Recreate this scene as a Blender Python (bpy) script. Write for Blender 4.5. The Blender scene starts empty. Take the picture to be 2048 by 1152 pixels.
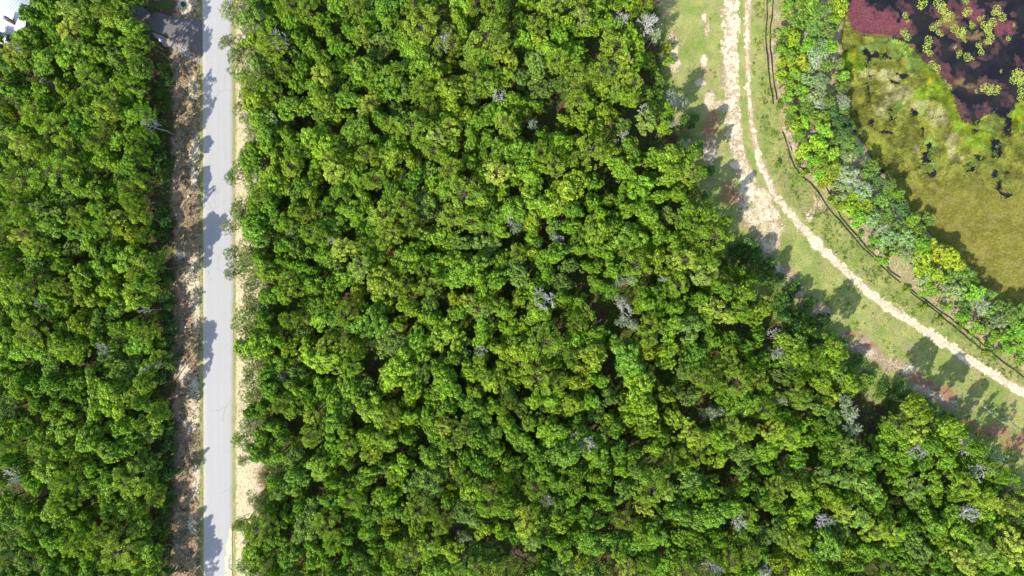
import bpy, math, random
import numpy as np
from mathutils import Vector

# ------------------------------------------------------------------ camera, sky, sun
SC = bpy.context.scene
COL = SC.collection
H0 = 120.0                      # height of the drone above the ground
S = 180.0 / 2048.0              # metres per photo pixel on the ground
cam = bpy.data.cameras.new("camera"); cam.lens = 24; cam.sensor_width = 36
cam.clip_start = 1.0; cam.clip_end = 6000
camo = bpy.data.objects.new("camera", cam); COL.objects.link(camo)
camo.location = (0, 0, H0); SC.camera = camo

AZ, EL = math.radians(50), math.radians(43)    # direction shadows fall (from +x), sun height
world = bpy.data.worlds.new("World"); SC.world = world; world.use_nodes = True
wt = world.node_tree
sky = wt.nodes.new('ShaderNodeTexSky'); sky.sky_type = 'NISHITA'; sky.sun_disc = False
sky.sun_elevation = EL; sky.sun_rotation = math.radians(219.8)
bg = wt.nodes['Background']; bg.inputs[1].default_value = 0.15
wt.links.new(sky.outputs[0], bg.inputs[0])
sun = bpy.data.lights.new("sun", 'SUN'); sun.energy = 3.2; sun.angle = math.radians(0.55)
sun.color = (1.0, 0.955, 0.87)
suno = bpy.data.objects.new("sun", sun); COL.objects.link(suno)
suno.rotation_euler = Vector((math.cos(EL)*math.cos(AZ), math.cos(EL)*math.sin(AZ), -math.sin(EL))).to_track_quat('-Z', 'Y').to_euler()
suno.location = (-60, -60, 90)
SC.view_settings.view_transform = 'Standard'; SC.view_settings.look = 'None'
SC.view_settings.gamma = 1.0; SC.view_settings.exposure = 1.02
try:
    SC.cycles.max_bounces = 6; SC.cycles.diffuse_bounces = 3; SC.cycles.transmission_bounces = 3
except Exception: pass

rng = np.random.default_rng(7)
random.seed(7)

# ------------------------------------------------------------------ helpers
def at(px, py, z=0.0):
    k = S*(H0-z)/H0
    return ((px-1024)*k, -(py-576)*k, z)
def to_px(x, y):
    return x/S+1024, 576-y/S

def vnoise(x, y, seed=0):
    xi = np.floor(x).astype(np.int64); yi = np.floor(y).astype(np.int64)
    fx = x-xi; fy = y-yi
    fx = fx*fx*(3-2*fx); fy = fy*fy*(3-2*fy)
    def h(a, b):
        v = (a*374761393+b*668265263+seed*974634777) & 0xffffffff
        v = ((v ^ (v >> 13))*1274126177) & 0xffffffff
        v = ((v ^ (v >> 16))*2246822519) & 0xffffffff
        return (v ^ (v >> 15))/4294967296.0
    a = h(xi, yi); b = h(xi+1, yi); c = h(xi, yi+1); d = h(xi+1, yi+1)
    return (a*(1-fx)+b*fx)*(1-fy)+(c*(1-fx)+d*fx)*fy
def fbm(x, y, sc, octv=4, seed=0):
    t = 0; amp = 1; tot = 0; x = x/sc; y = y/sc
    for i in range(octv):
        t = t+amp*vnoise(x+17.3*i, y-9.1*i, seed+i); tot += amp; amp *= .55; x = x*2.03; y = y*2.03
    return t/tot
def ss(a, b, v):
    t = np.clip((v-a)/(b-a), 0, 1); return t*t*(3-2*t)
def in_poly(px, py, poly):
    r = np.zeros(np.shape(px), bool); n = len(poly)
    for i in range(n):
        x1, y1 = poly[i]; x2, y2 = poly[(i+1) % n]
        if y1 == y2: continue
        c = ((y1 > py) != (y2 > py)) & (px < (x2-x1)*(py-y1)/(y2-y1)+x1)
        r ^= c
    return r
def dist_line(px, py, pts):
    d = np.full(np.shape(px), 1e9)
    for (x1, y1), (x2, y2) in zip(pts[:-1], pts[1:]):
        dx, dy = x2-x1, y2-y1
        t = np.clip(((px-x1)*dx+(py-y1)*dy)/(dx*dx+dy*dy+1e-9), 0, 1)
        d = np.minimum(d, np.hypot(px-x1-t*dx, py-y1-t*dy))
    return d
def soft_poly(px, py, poly, w):
    ins = in_poly(px, py, poly); d = dist_line(px, py, list(poly)+[poly[0]])
    return np.clip(.5+np.where(ins, d, -d)/w, 0, 1)
def blobs(px, py, lst):
    m = np.zeros(np.shape(px))
    for b in lst:
        x, y, rx = b[:3]; ry = b[3] if len(b) > 3 else rx
        m = np.maximum(m, np.clip(1.5-np.hypot((px-x)/rx, (py-y)/ry), 0, 1))
    return m

def tag(o, label=None, cat=None, group=None, kind=None):
    if label: o['label'] = label
    if cat: o['category'] = cat
    if group: o['group'] = group
    if kind: o['kind'] = kind
    return o
def empty(name, loc):
    o = bpy.data.objects.new(name, None); COL.objects.link(o); o.location = loc
    o.empty_display_size = .3; return o
def np_mesh(name, verts, faces, mat, attrs=None):
    """faces: (N,4) or (N,3); attrs: name -> (nverts,4) colour per point"""
    verts = np.asarray(verts, np.float32); faces = np.asarray(faces, np.int32)
    me = bpy.data.meshes.new(name); n, k = faces.shape
    me.vertices.add(len(verts)); me.vertices.foreach_set('co', verts.ravel())
    me.loops.add(n*k); me.loops.foreach_set('vertex_index', faces.ravel())
    me.polygons.add(n); me.polygons.foreach_set('loop_start', np.arange(n, dtype=np.int32)*k)
    try: me.polygons.foreach_set('loop_total', np.full(n, k, np.int32))
    except Exception: pass
    if attrs:
        for nm, arr in attrs.items():
            a = me.color_attributes.new(nm, 'FLOAT_COLOR', 'POINT')
            a.data.foreach_set('color', np.asarray(arr, np.float32).ravel())
    me.update(calc_edges=True)
    me.materials.append(mat)
    return me
def link(name, me, parent=None):
    o = bpy.data.objects.new(name, me); COL.objects.link(o)
    if parent: o.parent = parent
    return o
def leaf_quads(C, N, s, asp=.62, rnd=None):
    """rhombic leaves at C facing N; s half length"""
    r = rnd or rng; n = len(C)
    N = N/np.maximum(np.linalg.norm(N, axis=1, keepdims=True), 1e-6)
    T = r.normal(size=(n, 3)); T -= N*(T*N).sum(1, keepdims=True)
    T /= np.maximum(np.linalg.norm(T, axis=1, keepdims=True), 1e-6)
    B = np.cross(N, T); s = np.reshape(s, (-1, 1))
    V = np.stack([C-T*s, C-B*s*asp, C+T*s, C+B*s*asp], 1)
    return V
def quads_mesh(name, V, mat, tint=None, extra=None):
    n = len(V); f = np.arange(n*4).reshape(n, 4)
    at_ = {}
    if tint is not None:
        t = np.zeros((n, 4)); t[:, 0] = tint
        t[:, 1] = extra if extra is not None else rng.random(n)
        t[:, 3] = 1
        at_['tint'] = np.repeat(t, 4, 0)
    return np_mesh(name, V.reshape(-1, 3), f, mat, at_)
class Tube:
    def __init__(s): s.v = []; s.f = []
    def add(s, pts, rad, k=5):
        pts = [np.array(p, float) for p in pts]; base = len(s.v)
        for i, p in enumerate(pts):
            d = pts[min(i+1, len(pts)-1)]-pts[max(i-1, 0)]; d /= max(np.linalg.norm(d), 1e-6)
            a = np.cross(d, [0, 0, 1.]) if abs(d[2]) < .9 else np.cross(d, [1., 0, 0])
            a /= np.linalg.norm(a); b = np.cross(d, a)
            for j in range(k):
                t = 2*math.pi*j/k
                s.v.append(p+rad[i]*(math.cos(t)*a+math.sin(t)*b))
        for i in range(len(pts)-1):
            for j in range(k):
                q = base+i*k; j2 = (j+1) % k
                s.f.append((q+j, q+j2, q+k+j2, q+k+j))
        tip = len(s.v); s.v.append(pts[-1]+(pts[-1]-pts[-2])*.05)
        q = base+(len(pts)-1)*k
        for j in range(k): s.f.append((q+j, q+(j+1) % k, tip, tip))
    def mesh(s, name, mat):
        me = bpy.data.meshes.new(name)
        me.from_pydata([tuple(v) for v in s.v], [], [f if f[2] != f[3] else f[:3] for f in s.f])
        me.update(); me.materials.append(mat)
        for p in me.polygons: p.use_smooth = True
        return me

# ------------------------------------------------------------------ materials
class NB:
    def __init__(s, name):
        s.m = bpy.data.materials.new(name); s.m.use_nodes = True
        s.nt = s.m.node_tree; s.p = s.nt.nodes['Principled BSDF']; s.out = s.nt.nodes['Material Output']
        s.p.inputs['Roughness'].default_value = .9
        s.p.inputs['Specular IOR Level'].default_value = .2
    def n(s, t, **kw):
        nd = s.nt.nodes.new(t)
        for k, v in kw.items(): setattr(nd, k, v)
        return nd
    def l(s, a, b): s.nt.links.new(a, b)
    def setin(s, sock, v):
        if isinstance(v, bpy.types.NodeSocket): s.l(v, sock)
        elif isinstance(v, (tuple, list)) and len(v) == 3 and sock.type == 'RGBA': sock.default_value = (*v, 1)
        else: sock.default_value = v
    def math(s, op, a, b=None, c=None):
        nd = s.n('ShaderNodeMath', operation=op); s.setin(nd.inputs[0], a)
        if b is not None: s.setin(nd.inputs[1], b)
        if c is not None: s.setin(nd.inputs[2], c)
        return nd.outputs[0]
    def pos(s):
        return s.n('ShaderNodeNewGeometry').outputs['Position']
    def scaled(s, v, sc):
        nd = s.n('ShaderNodeMapping'); s.l(v, nd.inputs[0]); nd.inputs['Scale'].default_value = sc; return nd.outputs[0]
    def noise(s, v, scale, detail=5, rough=.6, dist=0):
        nd = s.n('ShaderNodeTexNoise'); s.l(v, nd.inputs['Vector']); nd.inputs['Scale'].default_value = scale
        nd.inputs['Detail'].default_value = detail; nd.inputs['Roughness'].default_value = rough
        nd.inputs['Distortion'].default_value = dist
        return nd.outputs[0]
    def rmp(s, v, a, b, lo=0., hi=1.):
        nd = s.n('ShaderNodeMapRange', interpolation_type='SMOOTHSTEP'); s.l(v, nd.inputs[0])
        for i, x in zip((1, 2, 3, 4), (a, b, lo, hi)): nd.inputs[i].default_value = x
        return nd.outputs[0]
    def mix(s, f, a, b, mode='MIX'):
        nd = s.n('ShaderNodeMix', data_type='RGBA', blend_type=mode)
        s.setin(nd.inputs[0], f); s.setin(nd.inputs[6], a); s.setin(nd.inputs[7], b); return nd.outputs[2]
    def attr(s, name):
        a = s.n('ShaderNodeAttribute', attribute_name=name); sp = s.n('ShaderNodeSeparateColor'); s.l(a.outputs['Color'], sp.inputs[0])
        return sp.outputs[0], sp.outputs[1], sp.outputs[2], a.outputs['Alpha']
    def bump(s, h, st, dist=.1):
        b = s.n('ShaderNodeBump'); s.l(h, b.inputs['Height']); b.inputs['Strength'].default_value = st
        b.inputs['Distance'].default_value = dist; s.l(b.outputs[0], s.p.inputs['Normal'])
    def col(s, c): s.setin(s.p.inputs['Base Color'], c)

def flat_mat(name, c, rough=.7, var=.25, sc=3., metal=0.):
    b = NB(name); nz = b.noise(b.pos(), sc, 5)
    b.col(b.mix(nz, tuple(x*(1-var) for x in c), tuple(min(1, x*(1+var)) for x in c)))
    b.p.inputs['Roughness'].default_value = rough; b.p.inputs['Metallic'].default_value = metal
    return b.m

def leaf_mat(name, transl=.26, rough=.45, hue=(.30, .40, .02), shade=(.03, .13, .03), spec=.35):
    """colour = object colour, varied leaf by leaf"""
    b = NB(name); oi = b.n('ShaderNodeObjectInfo')
    t, t2, _, _ = b.attr('tint')
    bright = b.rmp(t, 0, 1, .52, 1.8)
    c = b.mix(1.0, oi.outputs['Color'], (1, 1, 1), 'MULTIPLY')
    vm = b.n('ShaderNodeVectorMath', operation='SCALE'); b.l(c, vm.inputs[0]); b.l(bright, vm.inputs['Scale'])
    c = b.mix(b.rmp(t2, .55, 1., 0, .34), vm.outputs[0], hue)
    c = b.mix(b.rmp(t2, .45, 0., 0, .45), c, shade)
    b.col(c); b.p.inputs['Roughness'].default_value = rough; b.p.inputs['Specular IOR Level'].default_value = spec
    tr = b.n('ShaderNodeBsdfTranslucent')
    tc = b.mix(1.0, c, (1.15, 1.25, .5), 'MULTIPLY'); b.l(tc, tr.inputs[0])
    ms = b.n('ShaderNodeMixShader'); ms.inputs[0].default_value = transl
    b.l(b.p.outputs[0], ms.inputs[1]); b.l(tr.outputs[0], ms.inputs[2]); b.l(ms.outputs[0], b.out.inputs[0])
    return b.m
M_LEAF = leaf_mat('broad_leaves')
M_NEEDLE = leaf_mat('pine_needles', .25, .6, (.30, .32, .05), (.06, .13, .03), .15)
M_STAR = leaf_mat('bright_leaves', .35, .45, (.48, .46, .03), (.05, .17, .03), .3)
M_DULL = leaf_mat('pale_leaves', .25, .6, (.25, .30, .12), (.07, .14, .08), .2)
def bark(name, c1, c2):
    b = NB(name); nz = b.noise(b.pos(), 6, 6, .7); b.col(b.mix(b.rmp(nz, .35, .65), c1, c2)); b.bump(nz, .5, .03); return b.m
M_BARK = bark('brown_bark', (.07, .05, .038), (.16, .12, .09))
M_GREY = bark('grey_bark', (.20, .17, .15), (.36, .33, .30))
M_PALE = bark('bleached_wood', (.40, .38, .35), (.68, .66, .62))

# ------------------------------------------------------------------ the outlines (photo pixels on the ground)
SHORE = [(1712,-900),(1700,-60),(1688,60),(1680,110),(1672,160),(1690,225),(1722,280),(1760,335),(1800,395),(1850,450),(1905,530),(1970,590),(2048,640),(2400,830),(4000,1500),(4000,-900)]
POND = [(1700,-900),(1697,-60),(1694,20),(1700,60),(1730,74),(1768,76),(1803,83),(1832,105),(1850,128),(1878,152),(1902,190),(1916,222),(1924,247),(1952,250),(1966,236),(1985,226),(2000,240),(2016,232),(2032,212),(2060,196),(2300,180),(2600,150),(2600,-900)]
POOLS = [(1992,300,17,20),(2016,258,12,22),(1941,334,13,12),(1860,300,6,16),(1862,345,14,9),(1852,318,10,12),(1846,262,5,12),(1770,263,14,3),(1742,245,6,9),(1779,222,8,9),(1738,118,8,20),(1760,112,16,8),(1732,105,6,10),(1748,130,10,4),(1990,350,7,10),(2000,372,6,12),(2015,388,12,4),(1736,180,4,16),(1805,150,14,5),(1790,165,10,5),(1785,238,10,5),(1962,315,14,5),(1826,226,9,7),(1950,262,10,6),(2010,345,9,4)]
CLEAR = [(1322,-900),(1315,-60),(1322,80),(1318,150),(1335,240),(1372,320),(1390,400),(1428,450),(1448,520),(1500,590),(1560,650),(1640,715),(1700,770),(1770,818),(1850,850),(1950,925),(2070,1010),(2300,1170),(4000,2400),(4000,1700),(2400,960),(2048,745),(1940,665),(1800,560),(1740,505),(1640,385),(1590,330),(1570,280),(1548,200),(1536,130),(1545,-60),(1545,-900)]
TRACK_L = [(1463,-900),(1463,-60),(1464,40),(1462,100),(1463,160),(1468,220),(1474,280),(1484,330),(1500,375),(1520,405),(1545,430)]
TRACK_R = [(1497,-900),(1496,-60),(1495,60),(1494,120),(1496,190),(1502,240),(1511,290),(1526,340),(1545,380),(1573,418),(1606,458),(1650,503),(1692,543),(1742,590),(1800,630),(1860,668),(1920,706),(1980,746),(2048,786),(2300,930),(3200,1500)]

# ------------------------------------------------------------------ ground
def axis(lo, hi, st):
    core = np.arange(lo, hi+st/2, st)
    out = np.array([st*2, 8, 25, 70, 200, 600, 1600, 3500.])
    return np.concatenate([lo-out[::-1], core, hi+out])
GX = axis(-96, 96, .22); GY = axis(-56, 56, .22)
X, Y = np.meshgrid(GX, GY); PX, PY = to_px(X, Y)
wob = (fbm(X, Y, 3.5, 4, 3)-.5)*26; wob2 = (fbm(X, Y, 3.5, 4, 8)-.5)*26
QX, QY = PX+wob, PY+wob2
clear = soft_poly(QX, QY, CLEAR, 10)
marsh = soft_poly(QX, QY, SHORE, 14)
n1 = fbm(X, Y, 5, 5, 21); n2 = fbm(X, Y, 1.4, 4, 22); n3 = fbm(X, Y, 10, 3, 23); n4 = fbm(X, Y, .9, 4, 24)
left_wood = ss(366, 326, QX)
verge = ss(326, 366, QX)*ss(408, 404, PX)
rverge = ss(462, 464, PX)*ss(548, 500, QX-(n3-.5)*60)
edge_l = ss(396.5, 399, PX+(n2-.5)*3)*ss(409, 406, PX)*ss(-400, 0, PY+500)
edge_r = ss(462, 464, PX)*ss(474, 469, PX+(n2-.5)*6)
right_bank = ss(1500, 1540, PX)*(1-clear)*(1-marsh)*np.where(PY > PX-1130, 0, 1)
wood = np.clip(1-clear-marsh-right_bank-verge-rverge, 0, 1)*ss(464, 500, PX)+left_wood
gap_in_verge = ss(120, 100, PY)
# sand
sand = np.zeros_like(X)
tl = dist_line(PX, PY, TRACK_L); tr = dist_line(PX, PY, TRACK_R)
sand = np.maximum(sand, ss(34, 8, tl)*.50*ss(1700, 900, PY+PX*.2))
sand = np.maximum(sand, ss(15, 3, tr)*(.50+.18*ss(300, 560, PY)))
sand = np.maximum(sand, blobs(PX, PY, [(1510,430,36,30),(1490,395,30,22),(1545,455,30,22),(1500,360,16,30),(1540,490,24,20),(1450,210,36,16),(1420,205,16,22),(1408,120,8,16),(1400,165,12,10),(1408,36,6,12),(1415,60,8,14),(1345,100,14,36),(1352,130,12,18),(1420,300,13,30),(1820,740,20,12),(1528,395,20,22),(1640,400,16,26),(1620,430,12,14),(1475,330,20,12)])*(.30+.75*n4)*clear)
sand = np.maximum(sand, verge*blobs(PX, PY, [(345,10,50,24),(390,565,16,55),(395,610,10,70),(380,550,14,25),(392,800,16,45),(368,745,14,20),(395,965,12,40),(385,845,20,20),(330,800,10,12),(392,300,10,40),(388,330,10,50),(385,180,12,30),(360,510,10,10),(385,1050,10,20)])*(.45+.8*n4))
sand = np.maximum(sand, verge*(.22+.5*(n1-.5)+.4*(n4-.5)))
sand = np.maximum(sand, rverge*(.74-.5*edge_r+.5*(n1-.5)))
sand = np.maximum(sand, right_bank*(.42+.6*(n4-.5)))
# grass
grass = clear*.78+edge_l*.62+edge_r*.2+rverge*.40+right_bank*(.42+.5*(n1-.5))
grass = np.where(clear > .4, np.maximum(grass-.75*sand*(sand > .3), 0), grass); grass *= 1-.35*(clear > .4)*ss(.5, .62, n1)*ss(.35, .6, n4)
gstrip = ss(9, 4, np.abs(dist_line(PX, PY, [(1483,-900),(1482,60),(1484,160),(1490,250),(1500,310),(1518,350)])))
sand = sand*(1-.75*gstrip); grass = np.maximum(grass, gstrip*.9)
grass = np.maximum(grass, verge*(.16+.3*(n1-.5)))
# red-brown needles and pink mulch
BAND = [(1515,465),(1535,525),(1600,590),(1640,620),(1690,660),(1745,705),(1800,745),(1860,780),(1930,808)]
bd = ss(28, 2, dist_line(PX+wob*1.3, PY-wob2*1.3, BAND))*ss(.36, .54, fbm(X, Y, 2.2, 4, 29))
sand = np.maximum(sand, bd*(.05+.95*n4)*(.45+.7*n2))
red = blobs(PX, PY, [(1425,240,10,20),(1420,290,10,12),(1420,255,14,26),(1460,393,20,14),(1455,380,12,20),(1830,760,16,8),(1850,765,16,8),(1890,780,20,8),(1830,752,14,8),(1900,795,14,7),(1930,850,22,14),(1985,862,36,14),(2040,885,36,20),(2100,915,40,20),(1700,668,10,6),(1740,690,16,6)])
red *= (.25+1.3*n2)
mulch = blobs(PX, PY, [(1420,215,14,30),(1418,300,12,30),(1465,405,26,34),(1450,380,16,30),(1510,470,14,24),(1522,505,12,26),(1530,525,12,12),(1620,600,30,14),(1680,650,46,16),(1740,700,46,18),(1790,735,40,18),(1850,770,40,14),(1910,800,40,14),(1960,850,50,20),(2030,880,60,26),(1955,815,30,28),(1540,170,10,60),(1560,240,14,50),(1600,330,16,34),(1655,395,24,34),(1670,430,18,30),(1740,490,36,30),(1800,540,30,22),(1830,550,30,40),(1880,605,40,16),(1940,650,50,24),(2000,690,60,30),(1560,20,12,40),(1560,60,14,40)])*.8
grass = grass*(1-.9*ss(.1, .7, bd*(.4+1.1*n2))); mulch = np.maximum(mulch, bd*(.1+.9*(1-n4))); mulch = np.maximum(mulch, right_bank*.46); mulch = np.maximum(mulch, verge*ss(386, 344, PX)*.62)
mulch = np.maximum(mulch, ss(366, 352, PX)*ss(325, 345, PX)*.42)
weeds = np.zeros_like(X)
weeds += verge*(.34+.5*(n1-.4))*ss(345, 362, PX)
weeds += clear*.28*ss(1505, 1530, PX)*ss(60, 20, dist_line(PX, PY, [(1515,-100),(1518,150),(1540,280),(1590,370),(1690,480),(1800,580),(1950,690),(2048,750)])) + clear*.10
sand = sand*(1-.9*marsh); grass *= (1-marsh)
depth = -(marsh*.55)*ss(-.1, 1, marsh)
Z = depth
V = np.stack([X, Y, Z], -1).reshape(-1, 3)
ny, nx = X.shape
idx = np.arange(nx*ny).reshape(ny, nx)
F = np.stack([idx[:-1, :-1], idx[:-1, 1:], idx[1:, 1:], idx[1:, :-1]], -1).reshape(-1, 4)
za = np.stack([sand, grass, wood, red], -1).reshape(-1, 4)
zb = np.stack([mulch, weeds, marsh, np.ones_like(X)], -1).reshape(-1, 4)

b = NB('ground_soil'); P = b.pos()
sa, gr, wo, rd = b.attr('zone_a'); mu, we, ma, _ = b.attr('zone_b')
nb = b.noise(P, .55, 6, .62); nf = b.noise(P, 2.6, 5, .7); nff = b.noise(P, 7.5, 3, .7); nm = b.noise(P, 1.2, 6, .7, .6)
Pst = b.scaled(P, (1, .35, 1)); nst = b.noise(Pst, 3.4, 4, .7)
def mk(mask, nz, amp=1.0, w=.10):
    v = b.math('ADD', mask, b.math('MULTIPLY', b.math('SUBTRACT', nz, .5), amp)); return b.rmp(v, .5-w, .5+w)
c = b.mix(nb, (.27, .17, .10), (.43, .29, .17))
c = b.mix(b.rmp(nff, .35, .7), c, b.mix(nf, (.19, .12, .075), (.54, .40, .25)))
sandc = b.mix(nff, (.52, .40, .25), (.88, .74, .52))
c = b.mix(mk(mu, nm, 1.3), c, b.mix(b.rmp(nff, .3, .7), (.19, .12, .08), (.54, .39, .27)))
c = b.mix(mk(sa, b.math('MULTIPLY', b.math('ADD', nf, nff), .5), 3.2, .13), c, sandc)
gc = b.mix(b.rmp(nb, .35, .65), (.20, .25, .022), (.41, .40, .07))
gc = b.mix(b.rmp(nff, .3, .72), b.mix(.5, gc, (.09, .15, .02)), b.mix(.6, gc, (.56, .50, .25)))
gc = b.mix(b.rmp(b.noise(P, .23, 4, .6), .45, .6), gc, b.mix(.5, gc, (.12, .24, .02)))
gc = b.mix(b.rmp(b.noise(P, 11, 2, .6), .58, .68, 0, .6), gc, (.62, .54, .36)); gc = b.mix(b.rmp(b.noise(P, 4.3, 4, .7), .54, .66, 0, .55), gc, (.09, .14, .02))
c = b.mix(mk(gr, b.math('MULTIPLY', b.math('ADD', nst, nff), .5), 2.4, .14), c, gc)
c = b.mix(b.math('MULTIPLY', mk(rd, b.math('MULTIPLY', b.math('ADD', nm, nff), .5), 3.4), .9), c, b.mix(nff, (.20, .08, .05), (.50, .24, .15)))
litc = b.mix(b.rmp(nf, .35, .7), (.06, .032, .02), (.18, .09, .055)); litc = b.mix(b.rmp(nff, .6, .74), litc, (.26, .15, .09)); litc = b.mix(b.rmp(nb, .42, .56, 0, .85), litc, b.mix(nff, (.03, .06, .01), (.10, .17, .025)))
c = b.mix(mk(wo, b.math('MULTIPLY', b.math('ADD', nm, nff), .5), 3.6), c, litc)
wc = b.mix(nff, (.06, .065, .022), (.16, .16, .06))
c = b.mix(b.math('MULTIPLY', mk(we, b.math('MULTIPLY', b.math('ADD', nm, nff), .5), 3.0, .10), .8), c, wc)
c = b.mix(ma, c, (.02, .022, .016))
b.col(c); hgt = b.math('ADD', nf, nff); b.bump(hgt, .9, .12)
M_GROUND = b.m
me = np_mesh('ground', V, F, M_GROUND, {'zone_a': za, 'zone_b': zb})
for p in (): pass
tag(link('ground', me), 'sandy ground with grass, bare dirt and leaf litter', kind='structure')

def ragged(name, x0, x1, y0, y1, st, fn, z, mat, zfn=None, attrs_fn=None):
    """a sheet made of the grid faces where fn(px,py,x,y) > .5, in photo pixels"""
    ax, ay, _ = at(x0, y1); bx, by, _ = at(x1, y0)
    gx = np.arange(ax, bx, st); gy = np.arange(ay, by, st)
    xx, yy = np.meshgrid(gx, gy)
    cx, cy = xx[:-1, :-1]+st/2, yy[:-1, :-1]+st/2
    px, py = to_px(cx, cy); keep = fn(px, py, cx, cy) > .5
    zz = np.full_like(xx, z) if zfn is None else zfn(xx, yy)
    i = np.arange(xx.size).reshape(xx.shape)
    f = np.stack([i[:-1, :-1], i[:-1, 1:], i[1:, 1:], i[1:, :-1]], -1)[keep]
    used, inv = np.unique(f.ravel(), return_inverse=True)
    v = np.stack([xx, yy, zz], -1).reshape(-1, 3)[used]
    at_ = None
    if attrs_fn:
        p1, p2 = to_px(v[:, 0], v[:, 1]); at_ = {k: a for k, a in attrs_fn(p1, p2, v[:, 0], v[:, 1]).items()}
    return link(name, np_mesh(name, v, inv.reshape(-1, 4), mat, at_))

# sandy two-track
b = NB('track_sand'); P = b.pos(); nf = b.noise(P, 3.2, 5, .7); nff = b.noise(P, 9, 3, .7)
b.col(b.mix(b.rmp(nff, .3, .7), b.mix(nf, (.42, .33, .21), (.57, .47, .31)), (.74, .64, .47))); c0_ = b.p.inputs['Base Color'].links[0].from_socket; b.col(b.mix(b.rmp(b.noise(P, 1.3, 6, .75), .52, .66, 0, .75), c0_, (.30, .27, .11))); b.bump(nf, .6, .08); M_SAND = b.m
def track_fn(px, py, x, y):
    n = fbm(x, y, .55, 4, 31); nn = fbm(x, y*.45, 1.6, 4, 33)
    l = ss(21, 3, dist_line(px+3*(n-.5)*6, py, TRACK_L)-4)*.57
    r = ss(0, 1, (9.5+5*ss(230, 520, py)-dist_line(px+(nn-.5)*14, py+(n-.5)*8, TRACK_R))/11)*(.72+.10*ss(300, 560, py))
    r = r-.55*ss(300, 450, py)*ss(4.5, 1, dist_line(px, py, TRACK_R))*ss(.4, .6, nn); m = np.maximum(l, r); return np.where(m > .12, m+(n-.5)*1.9+(nn-.5)*1.1-.06, 0)
tag(ragged('dirt_track', 1430, 2130, -70, 860, .14, track_fn, .006, M_SAND), 'pale sandy two-rut track curving through the grassy clearing', kind='structure')

# ------------------------------------------------------------------ road, driveway
b = NB('road_asphalt'); P = b.pos()
st = b.noise(b.scaled(P, (1, .03, 1)), 2.6, 5, .65); nf = b.noise(P, 6, 5, .75); nb = b.noise(P, .25, 4, .6); nv = b.noise(P, 40, 2, .6)
c = b.mix(st, (.365, .35, .33), (.44, .42, .395)); c = b.mix(b.rmp(nf, .3, .7, 0, .3), c, (.45, .44, .42)); c = b.mix(b.rmp(nb, .4, .65, 0, .3), c, (.42, .41, .41))
c = b.mix(b.rmp(nv, .35, .65, 0, .25), c, (.33, .33, .34))
sx = b.n('ShaderNodeSeparateXYZ'); b.l(P, sx.inputs[0])
seam = b.math('ABSOLUTE', b.math('ADD', sx.outputs[0], 51.55)); c = b.mix(b.rmp(seam, .09, .02, 0, .22), c, (.34, .34, .34))
for wx in (52.95, 50.3, 54.2, 51.6):
    w_ = b.math('ABSOLUTE', b.math('ADD', sx.outputs[0], wx)); c = b.mix(b.rmp(w_, .38, .05, 0, .16), c, (.36, .35, .34))
vo = b.n('ShaderNodeTexVoronoi', feature='DISTANCE_TO_EDGE'); dn = b.n('ShaderNodeVectorMath', operation='ADD'); b.l(P, dn.inputs[0])
cn = b.n('ShaderNodeTexNoise'); b.l(P, cn.inputs['Vector']); cn.inputs['Scale'].default_value = .9; b.l(cn.outputs['Color'], dn.inputs[1]); b.l(dn.outputs[0], vo.inputs['Vector']); vo.inputs['Scale'].default_value = .22
crk = b.math('MULTIPLY', b.rmp(vo.outputs['Distance'], .012, .003, 0, .5), b.rmp(b.noise(P, .12, 3, .5), .5, .6)); c = b.mix(crk, c, (.20, .20, .20))
c = b.mix(b.rmp(b.noise(P, .9, 6, .75), .56, .74, 0, .35), c, (.36, .34, .31))
ex = b.math('ABSOLUTE', b.math('ADD', sx.outputs[0], 51.65)); dust = b.math('MULTIPLY', b.rmp(ex, 1.7, 2.6), b.rmp(b.noise(P, 1.6, 6, .75), .42, .62)); c = b.mix(b.math('MULTIPLY', dust, .65), c, (.52, .44, .32))
b.col(c); b.bump(nv, .2, .01); b.p.inputs['Roughness'].default_value = .85; M_ROAD = b.m
def road():
    ys = np.concatenate([[-3000, -600, -200], np.arange(-64, 64.01, .5), [200, 600, 3000]])
    rows = []
    for y in ys:
        px, py = to_px(0, y); t = np.clip(py/1152, -1, 2)
        xl = 405.6+2.6*t; xr = 463.2+3.2*math.sin(max(0, min(1, t))*3.1)-.6*t
        j = (float(fbm(np.array([y]), np.array([3.]), 1.6, 4, 5)[0])-.5)*.24; j2 = (float(fbm(np.array([y]), np.array([9.]), 1.2, 4, 6)[0])-.5)*.35
        a = at(xl, 0)[0]+j*.5; c_ = at(xr, 0)[0]+j2
        rows.append([(a-.1, y, -.05), (a, y, .035), (a+.6, y, .05), ((a+c_)/2, y, .085), (c_-.6, y, .05), (c_, y, .035), (c_+.1, y, -.05)])
    R = np.array(rows); n, k, _ = R.shape; i = np.arange(n*k).reshape(n, k)
    f = np.stack([i[:-1, :-1], i[:-1, 1:], i[1:, 1:], i[1:, :-1]], -1).reshape(-1, 4)
    return np_mesh('road', R.reshape(-1, 3), f, M_ROAD)
tag(link('road', road()), 'straight pale grey two-lane road running down the photo', kind='structure')
DRIVE = [(200,-40),(255,2),(280,13),(300,20),(340,32),(370,37),(405,39),(405.4,113),(370,92),(345,78),(322,68),(303,60),(290,48),(262,28),(215,10),(160,-40)]
b = NB('driveway_surface'); P = b.pos(); nf = b.noise(P, 1.1, 6, .65); nff = b.noise(P, 8, 4, .7)
c = b.mix(b.rmp(nff, .3, .7), b.mix(nf, (.10, .085, .085), (.155, .13, .125)), (.19, .165, .155)); b.col(c); b.bump(nff, .3, .03); M_DRIVE = b.m
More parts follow.
